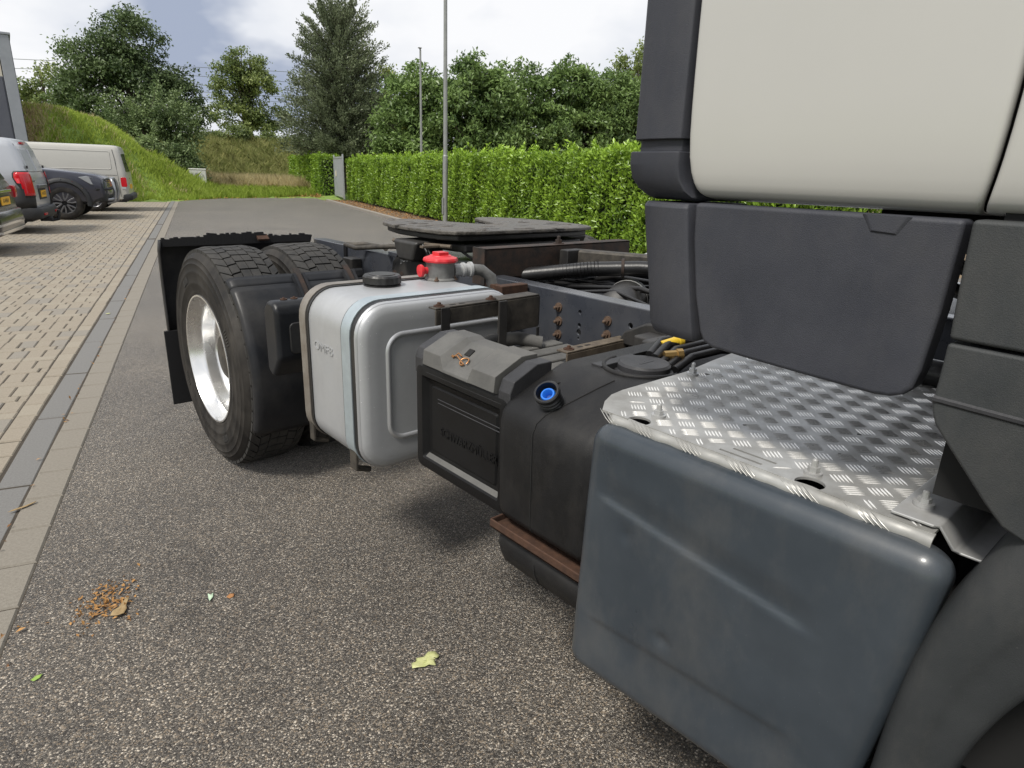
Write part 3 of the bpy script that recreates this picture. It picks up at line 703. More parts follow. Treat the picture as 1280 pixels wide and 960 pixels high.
# tool box
def toolbox():
    x0, y0, y1, zb, zt = .872, .985, 1.362, .592, .886
    def ring(ins, x, r=.024): return [(x, a, b) for a, b in rrect(y0+ins, y1-ins, zb+ins, zt-ins, max(.006, r-ins), 5)]
    mb = MB()
    # moulded face: proud frame, sloping recess, raised inner field
    mb.loft([ring(0, x0+.122), ring(0, x0+.012), ring(.004, x0+.003), ring(.010, x0), ring(.032, x0, .02), ring(.044, x0+.015, .02), ring(.056, x0+.017, .02), ring(.060, x0+.013, .02), ring(.064, x0+.013, .02)])
    b = mb.build('tool_box', 'box_plastic', truck, smooth=35)
    b['label'] = 'black plastic tool box with grey faceted lid'
    mb = MB()
    for dz in (0, -.010): mb.tube([(x0+.0125, 1.275, .800+dz), (x0+.0125, y0+.04, .800+dz)], .0015, 6)
    mb.build('moulded_rib', 'corner_plastic', b, smooth=50, kind='stuff')
    mb = MB(); mb.tube([(x0+.001, y1-.05, zt-.020), (x0+.001, y0+.03, zt-.020)], .0013, 6); mb.build('frame_bead', 'corner_plastic', b, smooth=50)
    mb = MB(); mb.add([(x0+.0003, y1-.036, zb+.031), (x0+.0003, y0+.03, zb+.031), (x0+.0142, y0+.03, zb+.046), (x0+.0142, y1-.044, zb+.046)], [(0, 1, 2, 3)])
    mb.build('recess_ledge', 'lid_plastic', b, smooth=0, solid=.002)
    mt = Matrix.Translation((x0+.0125, 1.150, .715)) @ Matrix(((0, 0, -1, 0), (-1, 0, 0, 0), (0, 1, 0, 0), (0, 0, 0, 1)))
    text_mesh('embossed_lettering', 'SCHWARZM\u00dcLLER', .034, .0016, mt, 'box_plastic', b, sx=.80)
    # lid: two raised faceted ends and a flat middle tongue
    prof = [(x0+.004, zt-.004), (x0-.006, zt+.001), (x0-.002, zt+.038), (x0+.076, zt+.073), (x0+.125, zt+.073), (x0+.125, zt)]
    flat = [(x0+.004, zt-.003), (x0-.010, zt+.002), (x0-.008, zt+.009), (x0+.080, zt+.066), (x0+.125, zt+.067), (x0+.125, zt)]
    segs = [(1.035, prof), (1.118, prof), (1.128, flat), (1.225, flat), (1.245, prof), (1.318, prof)]
    mb = MB(); mb.loft([[(a, y, b_) for a, b_ in p] for y, p in segs]); lid = mb.build('lid', 'lid_plastic', b, smooth=12, bevel=.002, seg=2)
    for (ya, yb) in ((y0+.001, 1.027), (1.327, y1)):
        mb = MB(); mb.loft([[(a, y, b_) for a, b_ in ((x0+.001, zt-.03), (x0+.001, zt+.010), (x0+.012, zt+.036), (x0+.080, zt+.066), (x0+.125, zt+.066), (x0+.125, zt-.03))] for y in (ya, yb)])
        mb.build('end_shoulder', 'corner_plastic', b, smooth=12, bevel=.003)
    # hasp hole and wire pin on the tongue (the tongue slopes: u runs up the slope)
    up_ = Vector((.088, 0, .060)).normalized(); nn = Vector((-.060, 0, .088)).normalized(); o_ = Vector((x0-.008, 0, zt+.009))
    def on(u, y, h): v = o_+up_*u+nn*h; return (v.x, y, v.z)
    mb = MB(); q = [(.060, 1.186), (.060, 1.206), (.082, 1.206), (.082, 1.186)]
    mb.add([on(u, y, -.002) for u, y in q]+[on(u, y, .0012) for u, y in q], [(0, 1, 2, 3), (7, 6, 5, 4), (0, 4, 5, 1), (1, 5, 6, 2), (2, 6, 7, 3), (3, 7, 4, 0)]); mb.build('hasp_slot', 'dark_interior', lid)
    pts = [on(.040+.012*math.sin(R(200-330*k/14)), 1.180+.013*math.cos(R(200-330*k/14)), .004+.001*math.sin(k)) for k in range(15)]
    pts += [on(.046, 1.212, .008), on(.044, 1.228, .004), on(.040, 1.240, .003)]
    mb = MB(); mb.tube(pts, .0019, 8); mb.build('wire_pin', 'copper_wire', lid, smooth=60)
    mb = MB(); mb.tube([on(.050, 1.200, .006), on(.056, 1.218, .006), on(.040, 1.226, .004), on(.052, 1.243, .002)], .0019, 8); mb.build('wire_pin', 'copper_wire', lid, smooth=60)
toolbox()

# black fluid tank with blue filler neck, its lower half and rusty strap
def fluid_tank():
    y0, y1 = .735, 1.000
    sec = [(1.55, .60), (.872, .604), (.858, .612), (.850, .630), (.846, .80), (.846, .845), (.852, .868), (.868, .886), (.985, .932), (1.02, .944), (1.06, .948), (1.55, .948)]
    def ring(y, ins=0):
        cx, cz = 1.2, .77; return [(a+(ins if a < cx else -ins), y, b+(ins if b < cz else -ins)) for a, b in sec]
    mb = MB(); mb.loft([ring(y0-.02, .012), ring(y0, .002), ring(y0+.01, 0), ring(y1-.03, 0), ring(y1-.012, .004), ring(y1-.003, .013), ring(y1, .03)])
    t = mb.build('fluid_tank', 'tank_plastic', truck, smooth=50)
    t['label'] = 'black textured fluid tank with open blue filler neck'
    # basin in the top
    cut = MB(); P = [(1.150+.093*math.cos(a), .845+.083*math.sin(a)) for a in [R(90+180*k/16) for k in range(17)]] + [(1.62, .762), (1.62, .928)]
    cut.prism(P, .915, 1.0, 'z'); c = cut.build('cutter', None, smooth=0)
    inner = MB(); P2 = [(1.150+.080*math.cos(a), .845+.070*math.sin(a)) for a in [R(90+180*k/16) for k in range(17)]] + [(1.50, .775), (1.50, .915)]
    boolean(t, [c]); t.data.set_sharp_from_angle(angle=R(40))
    # mould seam running round the body
    mb = MB(); mb.tube([(a-.0004 if a < .9 else a, .862+(.02 if b < .9 else .02*(1-(b-.9)/.05)) - (.0 if b < .86 else (b-.86)*.5), b+(.0006 if b > .88 else 0)) for a, b in sec[1:10]], .0014, 6); mb.build('mould_seam', 'dark_interior', t, smooth=60)
    # raised rim round the basin
    mb = MB(); mb.tube([(1.150+.097*math.cos(a), .845+.087*math.sin(a), .949) for a in [R(90+180*k/24) for k in range(25)]], .006, 8); mb.build('basin_rim', 'tank_plastic', t, smooth=60)
    # round sender cap and connectors in the basin
    mb = MB(); q = (1.155, .850, .916); mb.lathe([(.066, 0), (.066, .022), (.060, .024), (.060, .036), (.055, .041), (.001, .041)], q, (0, 0, 1), 36)
    s = mb.build('sender_cap', 'corner_plastic', t, smooth=35)
    mb = MB(); mb.box((1.06, .895, .92), (1.20, .925, .952)); mb.box((1.13, .84, .955), (1.18, .846, .958)); mb.build('cap_ridge', 'corner_plastic', s, bevel=.003)
    mb = MB(); mb.lathe([(.011, 0), (.011, .03), (.014, .031), (.014, .045)], (1.235, .855, .958), (.7, -.45, .05), 8, cap=True); mb.build('brass_union', 'brass', t, smooth=30)
    mb = MB(); mb.lathe([(.013, 0), (.013, .05), (.016, .052), (.016, .066)], (1.275, .893, .966), (.8, -.12, .1), 12, cap=True); mb.box((1.325, .872, .976), (1.385, .892, .992)); mb.build('yellow_connector', 'yellow_plastic', t, bevel=.002)
    for i, (dz, dy) in enumerate(((0, 0), (.006, .026), (-.004, -.024), (.012, .045), (-.008, -.046))):
        mb = MB(); mb.tube([(1.215, .845+dy*.8, .945+dz), (1.29, .862+dy, .962+dz), (1.40, .850+dy, .966+dz), (1.52, .80+dy, .955+dz), (1.68, .70+dy, .945)], .010 if i != 1 else .012, 10); mb.build('hose', 'hose_black', t, smooth=60)
    # filler neck with blue insert
    n = Vector((-.62, -.16, .77)).normalized(); b = Vector((.913, .888, .886))
    k = .80
    mb = MB(); mb.lathe([(.041*k, -.004), (.041*k, .005), (.036*k, .008), (.030*k, .008)], b, n, 32); mb.build('neck_flange', 'hose_black', t, smooth=35)
    mb = MB(); prof = [(.029*k, .004)]
    for q in range(4): prof += [(.0285*k, .010+.009*q), (.0325*k, .0125+.009*q), (.0325*k, .0155+.009*q), (.0285*k, .018+.009*q)]
    prof += [(.033*k, .050), (.035*k, .053), (.035*k, .060), (.032*k, .062), (.028*k, .062), (.027*k, .050), (.026*k, .040)]
    mb.lathe(prof, b, n, 36); nk = mb.build('filler_neck', 'hose_black', t, smooth=30)
    mb = MB(); mb.lathe([(.0275*k, .040), (.018*k, .040)], b, n, 28); mb.build('neck_throat', 'dark_interior', nk)
    mb = MB(); mb.lathe([(.0200*k, .036), (.0200*k, .050), (.0180*k, .053), (.0140*k, .053), (.0095*k, .044), (.0085*k, .034)], b, n, 28); mb.build('blue_insert', 'blue_plastic', nk, smooth=40)
    mb = MB(); mb.lathe([(.0092*k, .038), (.0001, .038)], b, n, 20); mb.build('insert_core', 'blue_dark', nk)
    mb = MB(); mb.box((.955, .925, .916), (.967, .950, .924)); mb.build('neck_notch', 'dark_interior', t)
    # strap and lower half
    def low(y, ins=0): return [(a+ins*(1 if a < 1.2 else -1), y, b+ins*(1 if b < .54 else -1)) for a, b in ((1.5, .572), (.870, .572), (.854, .562), (.848, .545), (.852, .52), (.866, .490), (.895, .462), (.94, .445), (1.5, .445))]
    mb = MB(); mb.loft([low(.66, .006), low(.675), low(y1-.025), low(y1-.008, .008), low(y1, .02)]); lo = mb.build('lower_tank', 'tank_plastic', truck, smooth=50)
    mb = MB(); mb.tube([(a+(.012 if b > .56 else -.0006), .862, b) for a, b in ((.872, .5725), (.854, .562), (.848, .545), (.852, .52), (.866, .490), (.895, .462), (.94, .445))], .0014, 6); mb.build('mould_seam', 'dark_interior', lo, smooth=60)
    mb = MB(); mb.box((.838, .700, .577), (.98, 1.003, .584)); mb.box((.838, .700, .577), (.843, 1.003, .599)); mb.box((.838, .9985, .577), (.98, 1.0035, .599))
    st = mb.build('support_strap', 'rust', truck, bevel=.003); st['label'] = 'rusty brown support strap below the black tank'
fluid_tank()

# battery tray lids, brackets between box and frame
mb = MB()
mb.box((1.165, 1.08, .70), (1.56, 1.56, .800))
bt = mb.build('battery_cover', 'corner_plastic', truck, bevel=.012, seg=3)
for k, y in enumerate((1.50, 1.43, 1.36, 1.29, 1.22)):
    mb = MB(); mb.box((1.18, y-.028, .801), (1.54, y+.028, .814)); mb.build('cover_rib', 'lid_plastic', bt, bevel=.006)
mb = MB(); mb.tube([(1.20, 1.53, .822), (1.28, 1.55, .838), (1.38, 1.53, .838), (1.44, 1.48, .824)], .022, 12); mb.build('cover_handle', 'lid_plastic', bt, smooth=60)
def channel(name, a, b, z0, z1, w, mt, bolts=(), label=None):
    """angle-section bracket arm from a to b (xy)"""
    a, b = Vector((*a, 0)), Vector((*b, 0)); d = (b-a).normalized(); n = Vector((-d.y, d.x, 0))
    mb = MB(); t = .006
    def bx(p, q, n0, n1, za, zb):
        vs = [p+n*n0, q+n*n0, q+n*n1, p+n*n1]; mb.add([(v.x, v.y, za) for v in vs]+[(v.x, v.y, zb) for v in vs], [(3, 2, 1, 0), (4, 5, 6, 7), (0, 1, 5, 4), (1, 2, 6, 5), (2, 3, 7, 6), (3, 0, 4, 7)])
    bx(a, b, 0, w, z1-t, z1); bx(a, b, -.0005, t, z0, z1-t-.0005)
    o = mb.build(name, mt, truck, bevel=.002)
    if label: o['label'] = label
    for u in bolts: bolt(o, tuple((a+d*u+n*w*.5).xy)+(z1,), (0, 0, 1), .011, .006, 'rust')
    for u in (bolts[0]+.05, bolts[0]+.085) if bolts else ():
        mb = MB(); p = a+d*u+n*w*.5; mb.box((p.x-.010, p.y-.004, z1-.003), (p.x+.010, p.y+.004, z1+.0008)); mb.build('slot', 'dark_interior', o)
    return o
arm = channel('tank_bracket', (1.030, 1.495), (1.275, 1.505), .930, .981, .036, 'grimy_steel', (.025, .225))
channel('tank_bracket', (1.262, 1.490), (1.440, 1.500), .876, .984, .055, 'grimy_steel', ())
mb = MB(); mb.box((1.046, 1.4905, .80), (1.078, 1.4945, .980)); mb.build('bracket_leg', 'black_steel', arm, bevel=.002)
mb = MB(); mb.box((1.258, 1.4825, .82), (1.290, 1.4895, .980)); mb.build('bracket_leg', 'black_steel', arm, bevel=.002)
mb = MB(); mb.box((1.425, 1.489, .845), (1.437, 1.4935, .878)); mb.box((1.4405, 1.500, .88), (1.445, 1.55, .98)); mb.build('bracket_foot', 'black_steel', arm, bevel=.002)
channel('battery_bracket', (1.335, 1.260), (1.635, 1.268), .80, .858, .045, 'tan_steel', (.03,), 'tan rusty slotted bracket in front of the frame rail')
mb = MB(); mb.box((1.50, 1.76, .93), (1.63, 1.80, .965)); mb.box((1.50, 1.80, .90), (1.53, 1.86, .965)); mb.build('rear_tank_bracket', 'rust', truck, bevel=.004)
mb = MB(); mb.prism([(1.10, .84), (1.30, .84), (1.27, .885), (1.19, .925), (1.13, .935), (1.10, .915)], 1.60, 1.63, 'x'); mb.box((1.52, 1.10, .84), (1.60, 1.17, .905)); mb.box((1.44, 1.02, .85), (1.55, 1.08, .92)); mb.build('cab_mount', 'black_steel', truck, bevel=.008)

# far side tank, air tank, hoses between the rails
mb = MB(); mb.loft([[(a, y, b) for a, b in rrect(2.70+i, 3.27-i, .47+i, .985-i, .09-i, 6)] for y, i in ((.55, .03), (.56, .01), (.58, 0), (2.10, 0), (2.12, .01), (2.13, .03))])
ft = mb.build('far_tank', 'tank_aluminium', truck, smooth=50); ft['label'] = 'silver tank on the far side of the frame'
mb = MB(); mb.lathe([(.001, -.205), (.06, -.195), (.085, -.17), (.085, .17), (.06, .195), (.001, .205)], (2.02, 1.62, .865), (.85, .5, 0), 26); at_ = mb.build('air_tank', 'black_steel', truck, smooth=40)
mb = MB(); mb.lathe([(.0865, .10), (.0875, .102), (.0875, .115), (.0865, .117)], (2.02, 1.62, .865), (.85, .5, 0), 26); mb.build('clamp_band', 'galvanised', at_)
mb = MB(); mb.tube([(1.75, 2.10, .93), (1.86, 1.98, .955), (2.02, 1.82, .985), (2.16, 1.66, 1.0), (2.30, 1.42, 1.0), (2.40, 1.1, .98)], .030, 14); hz = mb.build('corrugated_hose', 'hose_black', truck, smooth=60)
mb = MB()
for k in range(26):
    u = k/25; p = Vector((1.80, 2.05, .94)).lerp(Vector((2.05, 1.79, .990)), u); mb.lathe([(.030, -.002), (.034, 0), (.030, .002)], p, (.69, -.72, .12), 14)
mb.build('hose_ribs', 'hose_black', hz, smooth=60, kind='stuff')
mb = MB(); mb.lathe([(.036, -.006), (.040, -.006), (.040, .006), (.036, .006), (.036, -.006)], (2.12, 1.715, .996), (.6, -.8, .05), 20); mb.build('hose_clip', 'dark_rust', hz, smooth=40)
for i in range(11):
    mb = MB(); o_ = random.uniform(-.12, .12); z = .84+random.uniform(-.03, .06)
    x0 = 1.72+i*.055
    mb.tube([(x0, 2.25+o_, z), (x0+.03, 1.9, z+random.uniform(0, .06)), (x0+.10+o_*.5, 1.55, z+random.uniform(.02, .07)), (x0+.06, 1.2, z+.02), (x0+o_, .8, z)], random.uniform(.006, .013), 8)
    mb.build('cable', 'hose_black', truck, smooth=60)
mb = MB(); mb.tube([(2.02+.055*math.cos(a), 1.34, .955+.055*math.sin(a)) for a in [R(20+300*k/20) for k in range(21)]], .0035, 8); mb.build('yellow_cable_loop', 'brass', truck, smooth=60)
mb = MB(); mb.box((1.80, 1.22, .955), (2.30, 1.27, .965)); mb.box((1.80, 1.22, .925), (2.30, 1.225, .9545)); mb.build('cross_tie', 'galvanised', truck, bevel=.003)
mb = MB(); mb.box((1.66, -.3, .55), (2.46, 2.9, .60)); mb.build('under_tray', 'dark_interior', truck)

# sub frame beam behind the fifth wheel
mb = MB(); mb.box((1.61, 1.995, .945), (2.50, 2.003, 1.068)); mb.box((1.61, 1.995, 1.0605), (2.50, 2.065, 1.069)); mb.box((1.61, 1.995, .944), (2.50, 2.065, .952)); mb.box((1.603, 1.992, .925), (1.6105, 2.068, 1.071))
bm_ = mb.build('cross_beam', 'dark_rust', truck, bevel=.002); bm_['label'] = 'rusty brown cross beam on top of the frame'
mb = MB(); mb.box((2.02, 1.94, .96), (2.12, 1.992, 1.05)); mb.build('beam_gusset', 'black_steel', bm_, bevel=.006)
bolt(bm_, (2.05, 2.03, 1.069), (0, 0, 1), .016, .016, 'dark_rust')
a_, b_ = Vector((2.10, 1.98, 1.01)), Vector((2.44, 1.22, 1.01)); d = (b_-a_).normalized(); n = Vector((-d.y, d.x, 0))
mb = MB(); mb.loft([[p-n*.03+Vector((0, 0, -.04)), p-n*.03+Vector((0, 0, .03)), p-n*.022+Vector((0, 0, .038)), p+n*.03+Vector((0, 0, .038)), p+n*.03+Vector((0, 0, -.04))] for p in (a_, b_)])
ds = mb.build('diagonal_strut', 'grimy_steel', truck, bevel=.002)

# fifth wheel
def fifth_wheel():
    cx = 2.06; yf, yr = 2.20, 2.92
    out = [(cx-.30, yf), (cx+.30, yf), (cx+.42, yf+.03), (cx+.47, yf+.10), (cx+.49, yf+.25), (cx+.49, yr-.30), (cx+.44, yr-.12), (cx+.34, yr), (cx+.24, yr+.01), (cx+.19, yr-.03), (cx+.06, yr-.36), (cx+.03, yr-.40),
           (cx-.03, yr-.40), (cx-.06, yr-.36), (cx-.19, yr-.03), (cx-.24, yr+.01), (cx-.34, yr), (cx-.44, yr-.12), (cx-.49, yr-.30), (cx-.49, yf+.25), (cx-.47, yf+.10), (cx-.42, yf+.03)]
    fine = []
    for (xa, ya), (xb_, yb_) in zip(out, out[1:]+out[:1]):
        m_ = max(1, int(math.hypot(xb_-xa, yb_-ya)/.025))
        for q in range(m_): fine.append((xa+(xb_-xa)*q/m_+random.uniform(-.003, .003), ya+(yb_-ya)*q/m_+random.uniform(-.003, .003)))
    mb = MB(); mb.prism(fine, 1.098, 1.116, 'z'); p = mb.build('fifth_wheel', 'grease', truck, bevel=.006, seg=2)
    mb = MB()
    for q in range(90):
        px_, py_ = random.choice(fine); u = random.random()**.5; cx_, cy_ = 2.06+(px_-2.06)*u, 2.45+(py_-2.45)*u
        if abs(cx_-cx) < .20 and cy_ > yr-.42: continue
        a_, b_, h_ = random.uniform(.012, .05), random.uniform(.008, .025), random.uniform(.002, .006); rings = []
        for k_, (rr_, zz) in enumerate(((1, 1.1155), (.85, 1.116+h_*.6), (.45, 1.116+h_))): rings.append([(cx_+a_*rr_*math.cos(t)*(1+.2*math.sin(3*t+q)), cy_+b_*rr_*math.sin(t)*(1+.2*math.cos(2*t+q)), zz) for t in [2*math.pi*w_/9 for w_ in range(9)]])
        mb.loft(rings)
    mb.build('grease_lumps', 'grease', p, smooth=60, kind='stuff')
    p['label'] = 'greasy black fifth wheel plate with slotted rear'
    low = [(cx+(x-cx)*.95, (y-2.56)*.95+2.56) for x, y in out]
    mb = MB(); mb.prism(low, 1.072, 1.0975, 'z'); mb.build('plate_skirt', 'black_steel', p, bevel=.008)
    mb = MB(); mb.prism([(cx-.36, yf+.04), (cx+.36, yf+.04), (cx+.40, yf+.30), (cx-.40, yf+.30)], 1.02, 1.0575, 'z'); mb.build('coupling_body', 'black_steel', p, bevel=.012)
    # side pedestals with cast letters
    for s, xx in ((-1, 1.60), (1, 2.52)):
        x0, x1 = (xx, xx+.018) if s < 0 else (xx-.018, xx)
        mb = MB(); mb.prism([(2.26, .865), (2.66, .865), (2.69, .90), (2.68, .94), (2.58, 1.03), (2.56, 1.06), (2.40, 1.06), (2.38, 1.03), (2.34, .97)], x0, x1, 'x')
        pd = mb.build('pedestal', 'black_steel', p, bevel=.004)
        mb = MB(); mb.prism([(2.42, .97), (2.54, .97), (2.58, 1.06), (2.38, 1.06)], xx-.06, xx+.10, 'x'); mb.build('bearing_block', 'black_steel', p, bevel=.015)
        if s < 0:
            mt = Matrix.Translation((xx-.001, 2.56, .965)) @ Matrix.Rotation(R(-8), 4, 'X') @ Matrix(((0, 0, -1, 0), (-1, 0, 0, 0), (0, 1, 0, 0), (0, 0, 0, 1)))
            text_mesh('cast_lettering', 'JOST', .040, .0015, mt, 'galvanised', pd, sx=1.1)
        for y in (2.30, 2.36, 2.60, 2.66): bolt(p, (xx+.012*s*1.0-.0 if s > 0 else xx, y, .885), (s, 0, 0), .012, .010, 'dark_rust')
    # locking lever and handle
    mb = MB(); mb.box((1.52, 2.30, 1.043), (1.66, 2.325, 1.053)); mb.tube([(1.56, 2.60, 1.048), (1.57, 2.45, 1.048), (1.63, 2.25, 1.05)], .009, 8); mb.build('lock_lever', 'tan_steel', p, bevel=.002)
    mb = MB(); mb.tube([(1.60, 2.42, 1.03), (1.55, 2.60, 1.02), (1.50, 2.85, .99), (1.55, 3.05, .985), (1.62, 2.98, .99), (1.64, 2.80, .99), (1.60, 2.74, .992)], .011, 10); mb.build('pull_handle', 'grimy_steel', p, smooth=60)
    mb = MB(); mb.tube([(1.56, 2.36, 1.05), (1.565, 2.31, 1.0), (1.58, 2.27, .94)], .006, 8); mb.tube([(1.70, 2.28, 1.03), (1.74, 2.22, .985), (1.82, 2.22, .98), (1.87, 2.28, 1.03)], .006, 8); mb.build('grease_line', 'hose_black', p, smooth=60)
    mb = MB(); mb.box((1.60, 2.2, .962), (2.52, 2.72, .985)); mb.build('mounting_plate', 'chassis_paint', p, bevel=.004)
fifth_wheel()
# strap over the rear of the rail, folded cable ties
mb = MB(); mb.box((1.630, 3.205, .80), (1.6375, 3.235, .966)); mb.box((1.630, 3.205, .9625), (1.74, 3.235, .969)); mb.build('rail_strap', 'hose_black', truck, bevel=.003)
mb = MB(); mb.box((1.58, 3.05, .84), (1.638, 3.15, .91)); mb.build('rail_bracket', 'black_steel', truck, bevel=.006)

# front skirt panel
def skirt():
    zb0, zt = .418, .944
    def yl(v): return .715 - .018*v
    def yr(v): return .194 - .061*v**.9
    nu, nv = 110, 110
    e = lambda n: .5-.5*np.cos(np.pi*np.linspace(0, 1, n))**1
    us = np.linspace(0, 1, nu); us = us - .42*np.sin(2*np.pi*us)/(2*np.pi); vsn = np.linspace(0, 1, nv); vsn = vsn - .42*np.sin(2*np.pi*vsn)/(2*np.pi)
    rc, rf = .040, .034
    P = []
    for v in vsn:
        row = []
        for u in us:
            y0, y1 = yl(v), yr(v); y = y0+(y1-y0)*u; zb = zb0+.028*u; z = zb+(zt-zb)*v
            dl, dr, db, dt = abs(y-y0), abs(y-y1), z-zb, zt-z
            du, su = (dl, 1) if dl < dr else (dr, -1); dv, sv = (db, 1) if db < dt else (dt, -1)
            dd = min(du, dv)
            if du < rc and dv < rc:
                a, b = (rc-du)/rc, (rc-dv)/rc; a2, b2 = a*math.sqrt(1-b*b/2), b*math.sqrt(1-a*a/2)
                y += -su*(rc*(1-a2)-du) if su > 0 else (rc*(1-a2)-du); z += sv*(rc*(1-b2)-dv)
                dd = rc*(1-min(1, math.hypot(a2, b2)))
            fr_ = .034
            x = .802
            if dd < fr_: x += fr_ - math.sqrt(max(0, fr_*fr_-(fr_-dd)**2))
            # pressed steps: a shallow hollow under the shoulder and one along the foot
            inu = 1/(1+math.exp(-(y-.278)*130))*1/(1+math.exp((y-.652)*130))
            sm = lambda q: (lambda w: w*w*(3-2*w))(min(1, max(0, q)))
            zc1 = .816 - .044*(.628-y)/.355
            h = .0055*sm((zc1+.050-z)/.050)*inu if z > zc1 else .0055*(1-sm((zc1-z)/.013))*inu
            led = 0.0
            zc2 = .566+.024*(.639-y)/.34
            h2 = .0035*sm((zc2-z)/.016)*sm((z-zc2+.10)/.08)*inu
            bulge = -.0025*math.exp(-((z-.70)/.22)**2)*math.exp(-((y-.44)/.26)**2)
            dent = .006*math.exp(-((y-.497)/.014)**2-((z-.607)/.012)**2) + .004*math.exp(-((y-.592)/.012)**2-((z-.766)/.016)**2) + .003*math.exp(-((y-.33)/.05)**2-((z-.68)/.04)**2)
            x += h - led + h2 + bulge + dent
            row.append((x, y, z))
        P.append(row)
    mb = MB(); mb.grid(P); o = mb.build('skirt_panel', 'blue_grey_paint', truck, smooth=60, solid=.003)
    o['label'] = 'dented blue grey skirt panel below the checker plate'
    # returned top flange with its slot, behind the rolled edge
    mb = MB(); mb.box((.842, .20, .927), (.90, .69, .930)); mb.build('top_flange', 'blue_grey_paint', o)
    mb = MB(); mb.box((.828, .487, .9312), (.858, .600, .9330), Matrix.Identity(4)); mb.build('flange_slot', 'dark_interior', o)
skirt()
mb = MB(); mb.box((.90, .16, .44), (1.62, .70, .925)); mb.build('step_box', 'dark_interior', truck, bevel=.01)

# checker plate
def checker():
    z = .957; y0, y1, x0, x1 = .170, .745, .838, 1.66
    out = [(x0, y0), (x1, y0), (x1, .80), (1.30, .765), (1.17, .748), (.955, .748), (.915, .742), (.875, .724), (x0, .697)]
    mb = MB(); mb.prism(out, z-.004, z, 'z')
    o = mb.build('checker_plate', 'checker_aluminium', truck, smooth=30)
    holes = [(.831, .622, .020), (.834, .327, .020)]
    cs = []
    for hx, hy, hr in holes:
        c = MB(); c.lathe([(hr, -.05), (hr, .05)], (hx+.016, hy, z), (0, 0, 1), 24, cap=True); cs.append(c.build('cutter', None, smooth=0))
    for hx, hy, hr in ((.98, .50, .004), (1.10, .36, .004), (.99, .345, .003), (1.19, .71, .006), (1.18, .52, .004), (1.372, .327, .010)):
        c = MB(); c.lathe([(hr, -.05), (hr, .05)], (hx, hy, z), (0, 0, 1), 12, cap=True); cs.append(c.build('cutter', None, smooth=0))
    for k in range(2):
        c = MB(); xa = .853+k*.020; c.box((xa-.0028, .400-k*.012, z-.05), (xa+.0028, .470-k*.012, z+.05)); cs.append(c.build('cutter', None, smooth=0))
    boolean(o, cs)
    # rolled front lip and dark edge strip under it
    rings = []
    for y in np.linspace(.698, y0-.002, 60):
        t = min(1, max(0, (y-.66)/.04)); ox = .05*t*t*.6
        wob = .0012*math.sin(y*140)+.0008*math.sin(y*61+1)
        near_hole = 1 if min(abs(y-.622), abs(y-.327)) < .016 else 0
        arc = [(x0+ox+.004+wob-.013*math.sin(R(a)), float(y), z-.0135+.013*math.cos(R(a))) for a in (0, 25, 50, 75, 100, 125)]
        inn = [(p[0]+.0035*math.sin(R(a)), p[1], p[2]-.0035*math.cos(R(a))) for p, a in zip(arc, (0, 25, 50, 75, 100, 125))]
        rings.append(arc+inn[::-1])
    mb = MB(); mb.loft(rings); lip = mb.build('rolled_lip', 'checker_aluminium', o, smooth=50)
    # raised five-bar tread pattern, groups alternating in direction on a 45 degree lattice
    V, F = [], []
    pit = .0545
    def inside(x, y, r=.0):
        if not (x0+.004 < x < x1-.01 and y0+.004 < y < .742): return False
        if x < .93 and y > .700-(.0 if x > .93 else (.93-x)*.35): return False
        for hx, hy, hr in holes:
            if math.hypot(x-hx-.016, y-hy) < hr+.007: return False
        if .846 < x < .882 and .384 < y < .474: return False
        for bx_, by_ in ((.892, .615), (.883, .338), (1.163, .728)):
            if math.hypot(x-bx_, y-by_) < .012: return False
        return True
    def bar(cx, cy, ang, ln, w, h, zz=z, tilt=None):
        d = np.array([math.cos(ang), math.sin(ang)]); n = np.array([-d[1], d[0]])
        ln *= random.uniform(.92, 1.05); b = len(V)
        for (a, s_, hh) in ((-.5, 0, 0), (-.22, -.5, 0), (.22, -.5, 0), (.5, 0, 0), (.22, .5, 0), (-.22, .5, 0), (-.25, 0, h), (.25, 0, h)):
            p = d*a*ln + n*s_*w; V.append((cx+p[0], cy+p[1], zz+hh))
        F.extend([(b, b+1, b+6), (b+1, b+2, b+7, b+6), (b+2, b+3, b+7), (b+3, b+4, b+7), (b+4, b+5, b+6, b+7), (b+5, b, b+6)])
    for i in range(-2, 20):
        for j in range(-2, 18):
            for typ in (0, 1):
                gx = .847+i*pit+(pit/2 if typ else 0); gy = .203+j*.0515+(.0515/2 if typ else 0)
                ang = R(45) if typ == 0 else R(-45)
                for kk in range(5):
                    off = (kk-2)*.0056; cx = gx+off*math.cos(ang+math.pi/2); cy = gy+off*math.sin(ang+math.pi/2)
                    ok = all(inside(cx+t*math.cos(ang), cy+t*math.sin(ang)) for t in (-.012, 0, .012))
                    if ok: bar(cx, cy, ang, .028, .0029, .0012)
    # bars flattened over the rolled lip
    me = bpy.data.meshes.new('tread_pattern'); me.from_pydata(V, [], F); tp = link('tread_pattern', me, 'tread_aluminium', o, 'stuff')
    mb = MB()
    for k, y in enumerate(np.arange(.185, .690, .0088)):
        if (k // 5) % 2 == 0: continue
        y = float(y); pts = []
        for a in (10, 40, 70, 100):
            yy = y - (a-55)/90*.034; pts.append((x0+.004-.0135*math.sin(R(a)), yy, z-.0135+.0135*math.cos(R(a))))
        mb.tube(pts, [.0003, .0009, .0009, .0003], 6)
    mb.build('lip_bars', 'checker_aluminium', lip, smooth=50, kind='stuff')
    for bx_, by_, hgt in ((.892, .615, .011), (.883, .338, .011), (1.163, .728, .012)):
        bolt(o, (bx_, by_, z+.001), (0, 0, 1), .0085, hgt, 'galvanised')
    # dark stand under the plate edge
    return o
